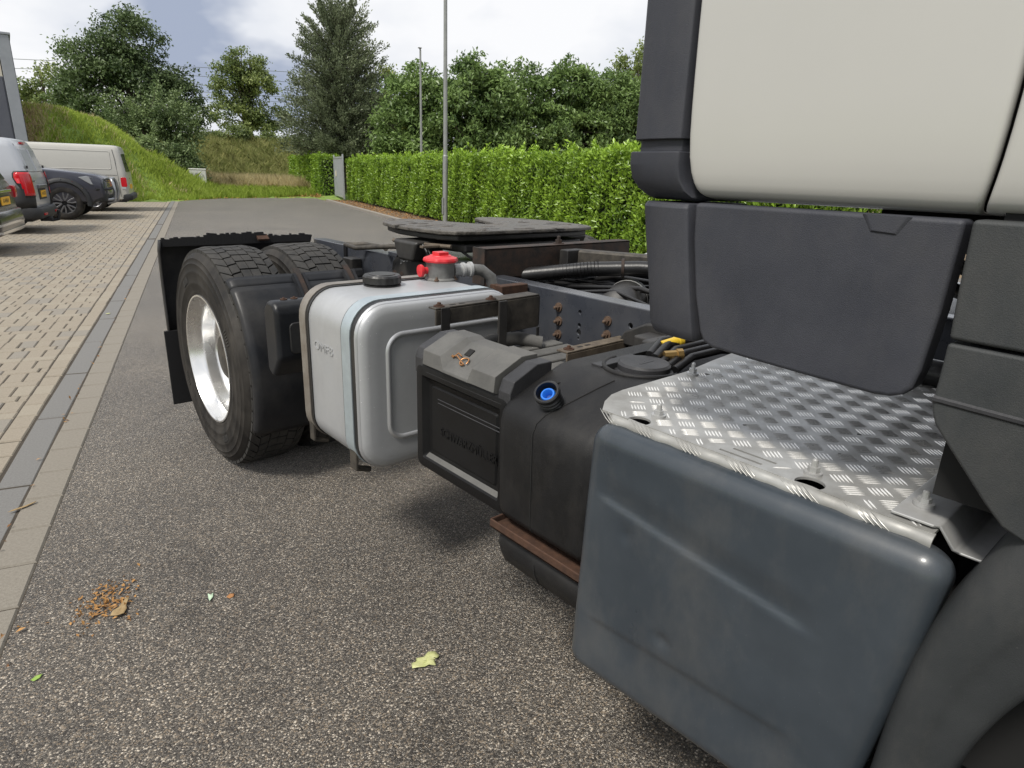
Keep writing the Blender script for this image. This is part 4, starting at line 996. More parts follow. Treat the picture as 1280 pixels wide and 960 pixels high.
plate = checker()
# folded bracket beside the step
def folded():
    def sec(y):  # along x
        return y
    prof = [(.222, .9635), (.174, .9640), (.168, .9625), (.150, .935), (.145, .931), (.092, .928)]
    mb = MB(); P = [[(x+(.0 if i < 2 else .030*(i-1)/4), y, zz) for i, (y, zz) in enumerate(prof)] for x in (.845, .90, 1.0, 1.10, 1.18)]
    mb.grid(P); o = mb.build('step_bracket', 'galvanised', truck, smooth=18, solid=.004, bevel=.0015)
    o['label'] = 'folded silver bracket at the corner of the checker plate'
    bolt(o, (.893, .200, .966), (0, 0, 1), .0085, .009, 'galvanised'); bolt(o, (1.075, .198, .966), (0, 0, 1), .0085, .009, 'galvanised')
folded()
mb = MB(); mb.box((.93, -.4, .60), (1.5, .155, .92)); mb.build('wheel_housing', 'dark_interior', truck)
mb = MB(); mb.tube([(.90, .10, .90), (.92, .085, .955), (.96, .07, .99)], .012, 8); mb.build('cable', 'hose_black', truck)

# front wheel arch
def arch():
    outer = [(.200, .300), (.186, .42), (.1755, .52), (.170, .602), (.1685, .699), (.158, .808), (.141, .889), (.114, .952), (.097, .995), (.055, 1.045), (-.02, 1.09), (-.14, 1.125), (-.30, 1.145), (-.52, 1.15), (-.80, 1.14), (-1.0, 1.08), (-1.12, .98), (-1.2, .80), (-1.22, .45)]
    inner = [(.118, .300), (.108, .42), (.098, .52), (.090, .615), (.080, .69), (.064, .755), (.044, .812), (.015, .866), (-.02, .915), (-.06, .955), (-.12, .995), (-.20, 1.025), (-.34, 1.05), (-.52, 1.055), (-.74, 1.04), (-.93, .98), (-1.03, .88), (-1.09, .74), (-1.1, .45)]
    P = []
    for (oy, oz), (iy, iz) in zip(outer, inner):
        row = []
        row.append((.98, oy+.0, oz)); row.append((.86, oy, oz))
        for u, x in ((.0, .835), (.06, .815), (.16, .803), (.30, .798), (.50, .798), (.56, .801), (.62, .8045), (.85, .806), (.96, .811), (1.0, .824)):
            row.append((x, oy+(iy-oy)*u, oz+(iz-oz)*u))
        row.append((.86, iy-.002, iz-.002)); row.append((1.16, iy-.004, iz-.004))
        P.append(row)
    mb = MB(); mb.grid(P); o = mb.build('wheel_arch', 'fairing_plastic', truck, smooth=60, solid=.004, subsurf=1)
    mb = MB(); Q = [[(1.16, iy, iz), (1.20, iy*.9-.05, iz*.9), (1.22, -.52, .5)] for iy, iz in inner]; mb.grid(Q); mb.build('arch_liner', 'dark_interior', o)
arch()

# cab
def cab():
    zb = 1.326
    xprof = [(zb-.003, .955), (zb-.002, .880), (zb+.001, .852), (zb+.007, .841), (zb+.018, .835), (zb+.05, .829), (zb+.12, .826), (zb+.20, .823), (zb+.34, .820), (1.95, .820), (2.3, .828), (2.8, .85)]
    def panel(ya, yb, name, roundrear, roundfront):
        P = []
        for z, x in xprof:
            row = []
            ins_r = 0.0; ins_f = 0.0; rr = .075
            if z < zb+rr and roundrear: ins_r = rr-math.sqrt(max(0, rr*rr-(zb+rr-max(z, zb))**2)); ins_r *= .45
            if z < zb+.10: ins_f = .012*((zb+.10-z)/.10)**2
            A_, B_ = ya-ins_r+(0 if roundfront else ins_f), yb+(ins_f if roundfront else 0)
            for t, dx in ((0, .020), (.0006, .008), (.003, .0025), (.008, .0006), (.03, 0)): row.append((x+dx, A_-t, z))
            for u in (.2, .4, .6, .8): row.append((x, A_-.03+(B_+.03-A_+.03)*u, z))
            for t, dx in ((.03, 0), (.008, .0006), (.003, .0025), (.0006, .008), (0, .020)): row.append((x+dx, B_+t, z))
            P.append(row)
        mb = MB(); mb.grid(P); return mb.build(name, 'cab_white', truck, smooth=60, solid=.003, subsurf=1)
    sp = panel(.5765, .1968, 'side_panel', True, True); sp['label'] = 'white rear side panel of the cab'
    dr = panel(.1938, -.95, 'door', False, False); dr['label'] = 'white cab door'
    mb = MB(); mb.loft([[(.818, y, z) for y, z in rrect(.03, .10, 1.40, 1.45, .02, 4)], [(.81, y, z) for y, z in rrect(.035, .095, 1.405, 1.445, .018, 4)]]); mb.build('door_handle', 'fairing_plastic', dr, bevel=.003)
    mb = MB(); mb.box((.8275, -.85, 2.02), (.835, .10, 2.72)); mb.build('door_glass', 'glass_dark', dr)
    mb = MB(); mb.box((.90, -1.55, 1.331), (3.22, .545, 2.84)); mb.build('cab_shell', 'dark_interior', truck, bevel=.04)
    mb = MB(); mb.loft([[(a, y, z) for a, y in rrect(.85+i, 3.27-i, -1.62+i, .60-i, .12, 6)] for z, i in ((2.79, .0), (2.95, .01), (3.08, .06), (3.14, .18), (3.15, .4))]); mb.build('cab_roof', 'cab_white', truck, smooth=50)
    # far side and front skins
    mb = MB(); mb.box((3.225, -1.5, 1.33), (3.30, .57, 2.8)); mb.build('far_side_wall', 'cab_white', truck, bevel=.02)
    mb = MB(); mb.loft([[(a, y, z) for a, y in rrect(.86, 3.26, -1.66, -1.52, .06, 5)] for z in (1.0, 1.95)]); mb.build('front_panel', 'cab_white', truck, smooth=50)
    mb = MB(); mb.box((.95, -1.60, 1.98), (3.17, -1.555, 2.75)); mb.build('windscreen', 'glass_dark', truck)
    # dark corner mouldings at the rear edge
    def corner(zlist, name, extra=None):
        mb = MB(); rings = []
        for z, ya, yb, dx in zlist:
            rings.append([(.838+dx, ya, z), (.826+dx, ya+.004, z), (.823+dx, ya+.012, z), (.825+dx, (ya+yb)/2, z), (.832+dx, yb-.014, z), (.842+dx, yb-.004, z), (.862+dx, yb, z), (.98, yb-.004, z), (.98, ya, z)])
        mb.loft(rings); return mb.build(name, 'cab_plastic', truck, smooth=45, bevel=.002)
    corner([(1.4065, .580, 0.682, 0), (1.60, .581, 0.683, .001), (2.0, .582, 0.684, .004), (2.8, .586, 0.690, .03)], 'corner_trim')
    corner([(1.389, .582, 0.677, .008), (1.408, .582, 0.677, .008)], 'trim_joint')
    corner([(1.3215, .562, 0.657, .030), (1.326, .562, 0.664, .020), (1.336, .571, 0.675, .010), (1.352, .578, 0.685, .003), (1.372, .580, 0.689, 0), (1.390, .580, 0.689, 0)], 'corner_moulding')
    corner([(1.118, .527, 0.616, .010), (1.124, .525, 0.619, .005), (1.135, .526, 0.622, .002), (1.20, .538, 0.632, 0), (1.26, .548, 0.644, 0), (1.312, .556, 0.654, .001), (1.3185, .558, 0.652, .006)], 'lower_corner')
    # side fairing under the side panel
    poly = [(.5485, 1.3205), (.545, 1.27), (.531, 1.19), (.516, 1.138), (.508, 1.124), (.492, 1.1175), (.43, 1.114), (.34, 1.111), (.268, 1.109), (.248, 1.111), (.234, 1.117), (.225, 1.128), (.221, 1.15), (.2155, 1.22), (.2125, 1.3205)]
    mb = MB(); mb.prism(poly, .826, .866, 'x'); f = mb.build('side_fairing', 'cab_plastic', truck, smooth=30, bevel=.006, seg=3)
    mb = MB(); rings = []
    for x, g in ((.8262, 0), (.8240, .004), (.8240, .006)): rings.append([(x, .318-g, 1.3200), (x, .306-g*.6, 1.300+g*.5), (x, .276+g*.6, 1.2985+g*.5), (x, .264+g, 1.3195)])
    mb.loft(rings); mb.build('grip_lug', 'cab_plastic', f, bevel=.002)
    # step fairing ahead of it
    up_ = [(.2035, 1.3215), (.2015, 1.255), (.1985, 1.1945), (-.95, 1.1835), (-.95, 1.3215)]
    lo_ = [(.1983, 1.1905), (.1985, 1.145), (.1995, 1.128), (.1975, 1.112), (.192, 1.098), (.180, 1.083), (.128, 1.024), (.108, 1.004), (.085, .995), (-.02, 1.03), (-.3, 1.10), (-.95, 1.08), (-.95, 1.180)]
    mb = MB(); mb.prism(up_, .812, .85, 'x'); sf = mb.build('step_fairing', 'fairing_plastic', truck, smooth=30, bevel=.005, seg=3)
    mb = MB(); mb.prism(lo_, .812, .85, 'x'); mb.build('lower_fairing', 'fairing_plastic', sf, smooth=30, bevel=.004, seg=3)
    mb = MB(); mb.loft([[(.8135, y0, z0-.006), (.8095, y0, z0-.002), (.8095, y0, z0+.0015), (.8135, y0, z0+.005)] for y0, z0 in ((.1985, 1.1265), (.10, 1.1235), (-.94, 1.118))]); mb.build('fairing_crease', 'corner_plastic', sf, smooth=30)
    mb = MB(); mb.box((.851, -.95, 1.0), (1.0, .185, 1.33)); mb.build('fairing_back', 'dark_interior', sf)
    mb = MB(); mb.box((1.10, -1.5, 1.0), (3.0, .10, 1.329)); mb.build('cab_underside', 'dark_interior', truck)
    mb = MB(); mb.box((1.0, .105, 1.285), (3.0, .36, 1.3255)); mb.build('cab_underside', 'dark_interior', truck)
    # pipes seen through the gap
    for i, (mt, z) in enumerate((('hose_black', 1.20), ('hose_black', 1.16), ('grey_casting', 1.235), ('rust', 1.255))):
        mb = MB(); mb.tube([(1.30, .34, z+.03), (1.32, .24, z), (1.30, .14, z-.02), (1.25, .02, z)], .012, 10); mb.build('pipe', mt, truck, smooth=60)
    mb = MB(); mb.tube([(1.52, .55, .985), (1.52, .05, .985)], .028, 12); mb.build('step_tube', 'hose_black', truck)
cab()

# ------------------------------------------------------------------ hedges, gate, posts, cabinet, building, wires
def hedge(name, x0, x1, y0, y1, h, n_front, n_top, label, size=.105, sprigs=60):
    root = empty(name, W((x0+x1)/2, (y0+y1)/2), ROADROT, label, 'hedge')
    ox, oy = (x0+x1)/2, (y0+y1)/2; hx, hy = (x1-x0)/2, (y1-y0)/2
    mb = MB(); P = []
    ys = np.linspace(-hy+.15, hy-.15, int((y1-y0)*2)+2)
    mb.loft([[(-hx+.34, y, .02), (-hx+.32, y, h*.6), (-hx+.36, y, h-.24), (hx-.22, y, h-.24), (hx-.14, y, h*.5), (hx-.16, y, .02)] for y in ys])
    mb.build('shade_core', 'hedge_core', root, smooth=0)  # solid near-black core added to stand for shade inside the hedge
    C, Nrm, T = [], [], []
    def wave(y, z): return .05*np.sin(y*2.1+z*1.3)+.04*np.sin(y*5.3+1+z*2.7)+.03*np.sin(y*11+z*4)
    n = n_front; y = rng.uniform(-hy, hy, n); z = rng.uniform(.04, 1, n)**.9*h
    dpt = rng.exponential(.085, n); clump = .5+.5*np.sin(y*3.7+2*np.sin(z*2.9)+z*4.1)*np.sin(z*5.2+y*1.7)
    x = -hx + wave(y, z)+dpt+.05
    C.append(np.stack([x, y, z], 1)); Nrm.append(np.tile([-1., 0, .45], (n, 1))); T.append(.12+.34*clump+.34*rng.random(n)+.10*(z/h)-dpt*2.0)  # tint falls with depth: shade between the leaves painted into their colour
    for yy, s in ((-hy, -1), (hy, 1)):
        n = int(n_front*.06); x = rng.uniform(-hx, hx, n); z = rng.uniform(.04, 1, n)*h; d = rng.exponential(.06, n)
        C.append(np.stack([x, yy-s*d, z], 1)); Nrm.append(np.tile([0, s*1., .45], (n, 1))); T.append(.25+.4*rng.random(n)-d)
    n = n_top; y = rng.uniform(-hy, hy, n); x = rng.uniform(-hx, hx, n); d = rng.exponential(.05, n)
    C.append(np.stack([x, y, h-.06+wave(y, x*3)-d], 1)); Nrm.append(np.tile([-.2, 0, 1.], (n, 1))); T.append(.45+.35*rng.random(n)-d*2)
    for k in range(sprigs):
        yy = rng.uniform(-hy, hy); xx = rng.uniform(-hx, hx*.6); L_ = rng.uniform(.06, .24); lean = rng.normal(size=2)*.12
        m_ = int(8+L_*50); t = rng.random(m_)
        C.append(np.stack([xx+lean[0]*t, yy+lean[1]*t, h-.05+wave(np.full(m_, yy), np.full(m_, xx*3))+t*L_], 1)); nn = rng.normal(size=(m_, 3)); nn[:, 2] += .5; Nrm.append(nn); T.append(.65+.35*rng.random(m_))
    n = int(n_front*.10); y = rng.uniform(-hy, hy, n); z = rng.uniform(.04, 1, n)*h
    C.append(np.stack([np.full(n, hx)-.04, y, z], 1)); Nrm.append(np.tile([1., 0, .4], (n, 1))); T.append(.2+.4*rng.random(n))
    C, Nrm, T = map(np.concatenate, (C, Nrm, T))
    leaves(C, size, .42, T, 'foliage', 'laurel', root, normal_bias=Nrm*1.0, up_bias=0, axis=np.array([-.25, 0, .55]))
    return root
hedge('laurel_hedge', 5.95, 7.1, 5.0, 29.6, 1.74, 60000, 14000, 'long clipped laurel hedge along the right kerb behind the tall grey pole', .088, 360)
hedge('laurel_hedge', 5.35, 6.4, 33.4, 44.5, 1.95, 11000, 4000, 'darker short hedge beyond the metal gate at the end of the road', .11, 40)
for o in bpy.data.objects:
    if o.name.startswith('laurel_hedge'): o['group'] = 'laurel hedges along the road'
def gate():
    g = empty('metal_gate', W(5.95, 31.4), ROADROT-.06, 'grey metal gate with vertical bars between the two hedges', 'gate')
    for ya in (-1.55, 1.47):
        mb = MB(); mb.box((-.03, ya, .06), (.03, ya+.08, 1.95)); mb.build('gate_post', 'gate_steel', g)
    mb = MB(); mb.box((-.02, -1.468, .12), (.02, 1.468, .20)); mb.build('rail', 'gate_steel', g); mb = MB(); mb.box((-.02, -1.468, 1.78), (.02, 1.468, 1.86)); mb.build('rail', 'gate_steel', g)
    mb = MB(); mb.box((-.012, -.012, .202), (.012, .012, 1.778)); o0 = mb.build('gate_bar', 'gate_steel', g); o0.location = (0, -1.38, 0)
    for k in range(1, 24):
        o = o0.copy(); COL.objects.link(o); o.location = (0, -1.38+.12*k, 0)
    mb = MB(); mb.box((-.035, .55, 1.0), (-.021, .95, 1.25)); mb.build('notice_plate', 'facade_cream', g)
    mb = MB(); mb.box((-.006, -1.46, .21), (.006, 1.46, 1.77)); mb.build('back_sheet', 'gate_steel', g)
gate()
def lamp_post(x, y, h, r, label, collar, k=1.0):
    p = empty('lamp_post', W(x, y), ROADROT, label, 'lamp post', 'lamp posts behind the truck')
    mb = MB(); mb.tube([(0, 0, -.02), (0, 0, collar)], [r, r], 16); mb.tube([(0, 0, collar), (0, 0, collar+.03)], [r, r*.8], 16); mb.tube([(0, 0, collar+.03), (0, 0, h*.6), (0, 0, h)], [r*.8, r*.68, r*.55], 16)
    mb.build('mast', 'pole_grey', p, smooth=50)
    mb = MB(); mb.tube([(0, 0, h), (-.05*k, 0, h+.05), (-.16*k, 0, h+.06)], [.03, .03, .02], 10); mb.build('arm', 'pole_grey', p, smooth=50)
    mb = MB(); mb.loft([[((-.05-.30*u)*k+(.06 if k < 1 else 0), w*.07, h+.035+.02*u) for w in (-1, 1)]+[((-.05-.30*u)*k+(.06 if k < 1 else 0), w*.06, h+.075) for w in (1, -1)] for u in (0, .3, 1)]); mb.build('lantern', 'pole_grey', p, bevel=.01)
    mb = MB(); mb.box((-r-.012, -.05, .35), (-r+.006, .05, .75)); mb.build('access_door', 'pole_grey', p, bevel=.004)
lamp_post(5.55, 15.7, 8.2, .062, 'tall grey lamp post rising out of the picture beside the hedge', 1.72)
lamp_post(8.0, 25.4, 5.62, .062, 'shorter grey lamp post with a small lantern standing behind the hedge', 1.2, .4)
def cabinet():
    c = empty('utility_cabinet', W(.10, 33.2, .42), ROADROT, 'pale grey utility cabinet with dark graffiti standing in the grass', 'cabinet')
    mb = MB(); mb.box((-.34, -.16, -.1), (.34, .16, .66)); mb.build('housing', 'cabinet_grey', c, bevel=.01)
    mb = MB(); mb.box((-.36, -.18, .66), (.36, .18, .72)); mb.build('roof', 'cabinet_grey', c, bevel=.02)
    for s in (-1, 1):
        mb = MB(); mb.box((min(s*.005, s*.32), -.172, .05), (max(s*.005, s*.32), -.161, .63)); mb.build('door', 'cabinet_grey', c, bevel=.003)
    random.seed(3)
    for k in range(9):
        mb = MB(); x = -.26+.06*k; z = random.uniform(.42, .56); mb.tube([(x, -.173, z), (x+random.uniform(-.02, .05), -.173, z-random.uniform(.08, .22)), (x+.05, -.173, z-random.uniform(-.05, .2))], .010, 5); mb.build('graffiti_stroke', 'graffiti', c, smooth=0)
cabinet()
def building():
    b = empty('industrial_building', W(-4.56, 25.5, 0), ROADROT+.20, 'dark grey industrial building with a pale corner pillar at the left edge', 'building')
    mb = MB(); mb.box((-10, .06, -.1), (-.30, 6.0, 3.62)); mb.build('wall', 'facade_grey', b, bevel=.01)
    mb = MB(); mb.box((-10, .10, 3.625), (-.32, 6.0, 4.74)); mb.build('upper_wall', 'facade_cream', b)
    mb = MB(); mb.box((-.295, 0, -.1), (0, .35, 4.76)); mb.build('corner_pillar', 'facade_light', b, bevel=.01)
    mb = MB(); mb.box((-.29, .352, -.1), (.02, 6.0, 4.70)); mb.build('side_wall', 'facade_grey', b)
    mb = MB(); mb.box((-10, -.03, 4.765), (.05, 6.05, 4.83)); mb.build('parapet_cap', 'facade_light', b, bevel=.01)
    for k in range(16):
        mb = MB(); mb.box((-.34-.33*(k+1)+.01, .035, .0), (-.34-.33*k, .058, 3.60)); mb.build('panel', 'facade_grey', b, bevel=.004)
building()
def wires():
    w = empty('overhead_line', W(5, 70, 0), ROADROT, 'thin overhead railway wires with droppers crossing the sky behind the trees', 'wires')
    for z0, z1, dy in ((9.55, 9.95, 0), (8.85, 9.05, 0), (8.3, 8.5, 2), (7.55, 7.7, 0), (7.28, 7.4, 2)):
        mb = MB(); mb.tube([(-45, dy, z0-1.6), (-20, dy, z0-.7), (-5, dy, z0), (5, dy, z1), (22, dy, z1+.4), (60, dy, z1+1.8)], .022, 5); mb.build('wire', 'wire_dark', w)
    for x in (-4.25, 4.1, -16):
        mb = MB(); mb.tube([(x, 0, 7.3), (x, 0, 8.95)], .03, 5); mb.build('dropper', 'wire_dark', w)
    for x in (-40, 52):
        mb = MB(); mb.tube([(x, 3, 2.5), (x, 3, 11)], .16, 8); mb.tube([(x, 3, 8.6), (x, -1, 8.9)], .06, 6); mb.build('mast', 'pole_grey', w)
wires()

# ------------------------------------------------------------------ trees
def tree(name, x, y, z0, ell, n_clump, n_leaf, size, mt, label, group=None, trunk_r=.16, spread=.38, flat=.7, cat='tree', up=0.0, trunk_top=None, sag=0.0, shell=.45, stems=None, tint_off=0.0, bend=False, n_limb=28, asp=.55):
    root = empty(name, W(x, y, z0), ROADROT, label, cat, group)
    ws = np.array([e[3]*e[4]*e[5] for e in ell])**(.8); ws /= ws.sum()
    idx = rng.choice(len(ell), n_clump, p=ws); E = np.array(ell)[idx]
    d = rng.normal(size=(n_clump, 3)); d /= np.linalg.norm(d, axis=1, keepdims=True)
    rr = (shell+(1-shell)*rng.random(n_clump)**.6)[:, None]
    CC = E[:, :3]+d*rr*E[:, 3:6]
    cs = spread*rng.uniform(.55, 1.3, n_clump)
    ctint = rng.normal(0, .16, n_clump) + .16*d[:, 2]*0
    cnt = np.maximum(3, (n_leaf*(cs/spread)**2).astype(int))
    P, T, B = [], [], []
    for c, s, n, t, dd in zip(CC, cs, cnt, ctint, d):
        q = rng.normal(size=(n, 3))*s*np.array([1, 1, flat])*.55
        q[:, 2] += -sag*np.hypot(q[:, 0], q[:, 1])
        if up:
            k = rng.random(n); q = q*.45 + np.outer(k-.3, (dd*np.array([1, 1, .2])+np.array([0, 0, up])))*s*2.2
        P.append(c+q); T.append(.42+tint_off+t+rng.normal(0, .14, n)); B.append(np.tile(dd, (n, 1)))
    P, T, B = map(np.concatenate, (P, T, B))
    nb = B*.5+np.array([0, 0, .8])
    leaves(P, size, asp, T, 'crown', mt, root, normal_bias=nb, up_bias=0, bend=bend)
    ztop = trunk_top or max(e[2]+e[5]*.5 for e in ell); mb = MB(); st = stems or [(0, 0)]
    for sx, sy in st:
        cx = ell[0][0]; cy = ell[0][1]
        mb.tube([(sx*.3, sy*.3, -.3), (sx*.6+cx*.1, sy*.6, ztop*.3), (sx+cx*.5, sy+cy*.5, ztop*.65), (sx*1.5+cx, sy*1.5+cy, ztop)], [trunk_r, trunk_r*.8, trunk_r*.5, trunk_r*.12], 8)
    for k in rng.choice(n_clump, min(n_clump, n_limb), replace=False):
        c = CC[k]; t = rng.uniform(.25, .75); s0 = st[k % len(st)]; b = Vector((s0[0]*.8+ell[0][0]*t*.6, s0[1]*.8, max(.1, min(c[2]-.15*abs(c[0]), ztop*t)))); e_ = Vector(c); mid = b.lerp(e_, .5)+Vector((0, 0, .12))
        mb.tube([b, mid, e_], [trunk_r*.32, trunk_r*.2, .012], 5)
    mb.build('trunk', 'bark', root, smooth=60)
    return root
tree('oak_tree', -2.7, 42, .9, [(.0, 0, 3.9, 2.8, 2.2, 2.3), (.35, 0, 6.2, 1.7, 1.4, 1.5), (-2.4, 0, 3.0, 1.3, 1.3, 1.6), (2.2, 0, 4.1, 1.3, 1.2, 1.2), (2.9, 0, 3.0, .9, .8, .9), (-1.1, 0, 5.3, 1.7, 1.4, 1.4)], 410, 100, .17, 'oak_leaf',
     'large dark broad tree behind the grass mound on the left', trunk_r=.20, spread=.46, tint_off=-.02)
tree('shrub', -1.55, 36.5, .9, [(0, 0, 1.2, 1.6, 1.0, 1.1), (-1.1, .3, 2.0, .7, .8, 1.1), (.2, .3, 2.5, 1.0, .8, 1.3), (1.0, 0, 2.0, .7, .7, 1.0)], 190, 80, .13, 'bush_leaf',
     'grey green shrub with upright shoots in front of the large dark tree', trunk_r=.07, spread=.36, cat='shrub', up=1.1, stems=[(-.5, 0), (0, .1), (.5, 0)], tint_off=-.02)
tree('shrub', -.75, 34.2, .55, [(.3, 0, .8, .75, .7, .75), (-.3, 0, 1.0, .6, .6, .6), (.55, .1, .5, .6, .6, .5)], 85, 80, .12, 'bush_leaf',
     'round dark shrub at the foot of the grass mound', trunk_r=.06, spread=.30, cat='shrub', stems=[(-.2, 0), (.2, 0)], tint_off=-.12)
tree('shrub', -1.75, 33.6, 1.15, [(.0, 0, .75, .45, .4, .5), (.15, 0, .4, .45, .4, .3)], 45, 70, .12, 'bush_leaf',
     'pale leafy shrub on the slope beside the round dark shrub', trunk_r=.05, spread=.26, cat='shrub', stems=[(0, 0)], tint_off=.22)
tree('acacia_tree', 4.25, 60, 2.7, [(.1, 0, 6.2, 1.6, 1.5, 1.05), (-.9, 0, 4.5, 1.9, 1.6, 1.3), (1.0, 0, 4.6, 1.6, 1.5, 1.2), (-.9, 0, 2.4, 2.2, 1.6, 1.1), (1.7, 0, 2.3, 1.9, 1.6, 1.1), (-1.2, 0, 5.9, 1.2, 1.1, .8)], 200, 85, .22, 'acacia_leaf',
     'airy tree with browning tips on the far bank under the wires', trunk_r=.24, spread=.50, flat=.55, stems=[(-.3, 0), (.35, 0)], shell=.55)
def holly():
    x, y, z0 = 7.3, 37.2, .1
    root = empty('holly_tree', W(x, y, z0), ROADROT, 'tall conical grey green tree with ragged upright twigs behind the hedge end', 'tree')
    P, T, AX = [], [], []; mb = MB()
    mb.tube([(0, 0, -.2), (.05, 0, 3), (.1, 0, 6.5), (.15, 0, 9.0)], [.16, .12, .07, .02], 8)
    for k in range(560):
        h = 7.35*rng.random()**1.05+1.75; a = rng.uniform(0, 2*math.pi); u = h/9.2
        reach = (2.75*max(0, 1-u**2.4)**.6+.40)*rng.uniform(.55, 1.12)
        rise = rng.uniform(.5, 1.2)*(.35+.9*u); b = np.array([.1*u, 0, h*.90]); tip = b+np.array([math.cos(a)*reach, math.sin(a)*reach, rise*(.5+.6*u)*min(1.4, reach+.35)])
        mb.tube([b, b*.5+tip*.5+np.array([0, 0, -.12]), tip], [.022, .014, .005], 4)
        n = int(64+40*reach*(1-.55*u)); t = rng.random(n)**.65*1.02; sp = .13+.15*(1-u)
        q = b+(tip-b)*t[:, None]+rng.normal(size=(n, 3))*sp*(1.1-t[:, None]*.75)
        P.append(q); T.append(.48+rng.normal(0, .15)+rng.normal(0, .15, n)); AX.append(np.tile((tip-b)/np.linalg.norm(tip-b), (n, 1)))
    P, T, AX = map(np.concatenate, (P, T, AX))
    leaves(P, .135, .45, T, 'crown', 'holly_leaf', root, axis=AX*.7+np.array([0, 0, .35]), bend=False)
    mb.build('trunk', 'bark', root, smooth=60)
holly()
row = [(10.4, 33.5, 6.9, 1.9, .1, 'walnut_leaf'), (12.7, 31.5, 7.2, 2.0, .0, 'walnut_leaf'), (15.2, 32.5, 7.3, 2.1, -.05, 'walnut_leaf'), (17.7, 31.3, 7.35, 2.0, .03, 'walnut_leaf'), (20.2, 31.8, 7.2, 2.0, .0, 'walnut_leaf'), (22.6, 33.0, 7.0, 2.0, .08, 'walnut_leaf')]
names = ['leftmost broad green tree of the row behind the hedge, behind the shorter lamp post', 'second broad tree of the row behind the hedge, just right of the tall lamp post', 'third broad green tree from the left in the row behind the hedge',
         'fourth broad green tree from the left in the row behind the hedge', 'fifth broad green tree of the row behind the hedge, left of the cab', 'last broad green tree of the row behind the hedge, partly hidden by the cab']
for (x, y, h, r, off, mt), lb in zip(row, names):
    tree('walnut_tree', x, y, 0, [(0, 0, h*.68, r*.95, r, h*.22), (rng.normal()*.3, 0, h*.84, r*.6, r*.6, h*.11), (-r*.5, -.4, h*.5, r*.8, r*.8, h*.2), (r*.5, -.4, h*.48, r*.8, r*.8, h*.2), (0, -.5, h*.33, r*1.1, r*.9, h*.16), (r*.6, -.2, h*.66, r*.7, r*.8, h*.2)], 235, 100, .22, mt, lb,
         'row of broad trees behind the hedge', trunk_r=.17, spread=.46, flat=.5, sag=.45, tint_off=off, shell=.6, asp=.42)
tree('poplar_tree', 13.2, 48, 0, [(0, 0, 6.6, 1.9, 1.6, 2.0), (-1.6, 0, 4.4, 1.5, 1.4, 1.8), (.8, 0, 4, 2, 1.6, 2)], 130, 80, .24, 'yellow_leaf', 'yellow green tree crown showing between the conical tree and the lamp posts', trunk_r=.18, spread=.5, tint_off=-.08)
tree('shrub', 10.2, 34.0, 0, [(0, 0, 2.4, .55, .5, 1.3), (.2, 0, 1.4, .6, .5, .9)], 40, 70, .14, 'yellow_leaf', 'yellow leaved shrub at the right foot of the conical tree', trunk_r=.05, spread=.34, cat='shrub', tint_off=.1)
tree('lime_tree', 31.5, 45, 0, [(0, 0, 9.0, 1.9, 1.6, 2.0), (-.8, 0, 6.8, 1.9, 1.6, 1.6), (1.5, 0, 6.2, 2, 1.6, 2.2)], 130, 80, .26, 'acacia_leaf', 'tall pale tree rising above the row beside the cab', trunk_r=.2, spread=.5, tint_off=.1)
tree('willow_tree', -8.0, 52, 2.4, [(0, 0, 2.4, 1.5, 1.4, 1.5), (.2, 0, 4.0, .9, .9, .8), (1.5, 0, 1.8, 1.2, 1, 1.2), (-1.5, 0, 2, 1.2, 1, 1.4)], 110, 55, .22, 'acacia_leaf', 'pale thin crowned tree between the building and the large dark tree', trunk_r=.14, spread=.45, tint_off=.05)
sh = [(1.2, 51, .95, 'leftmost low bush on top of the far bank'), (3.0, 50.6, 1.25, 'low bush on top of the far bank in front of the airy tree'), (5.0, 51, .85, 'low bush on top of the far bank right of the airy tree trunk'), (6.8, 51, .9, 'low bush on the far bank beside the conical tree')]
for x, y, h, lb in sh:
    tree('bush', x, y, 2.6, [(0, 0, h*.5, .9, .7, h*.55), (.5, 0, h*.4, .6, .5, h*.4), (-.5, 0, h*.45, .6, .5, h*.45)], 45, 60, .15, 'acacia_leaf', lb, 'bushes on the far bank', trunk_r=.05, spread=.3, cat='bush', tint_off=-.05)

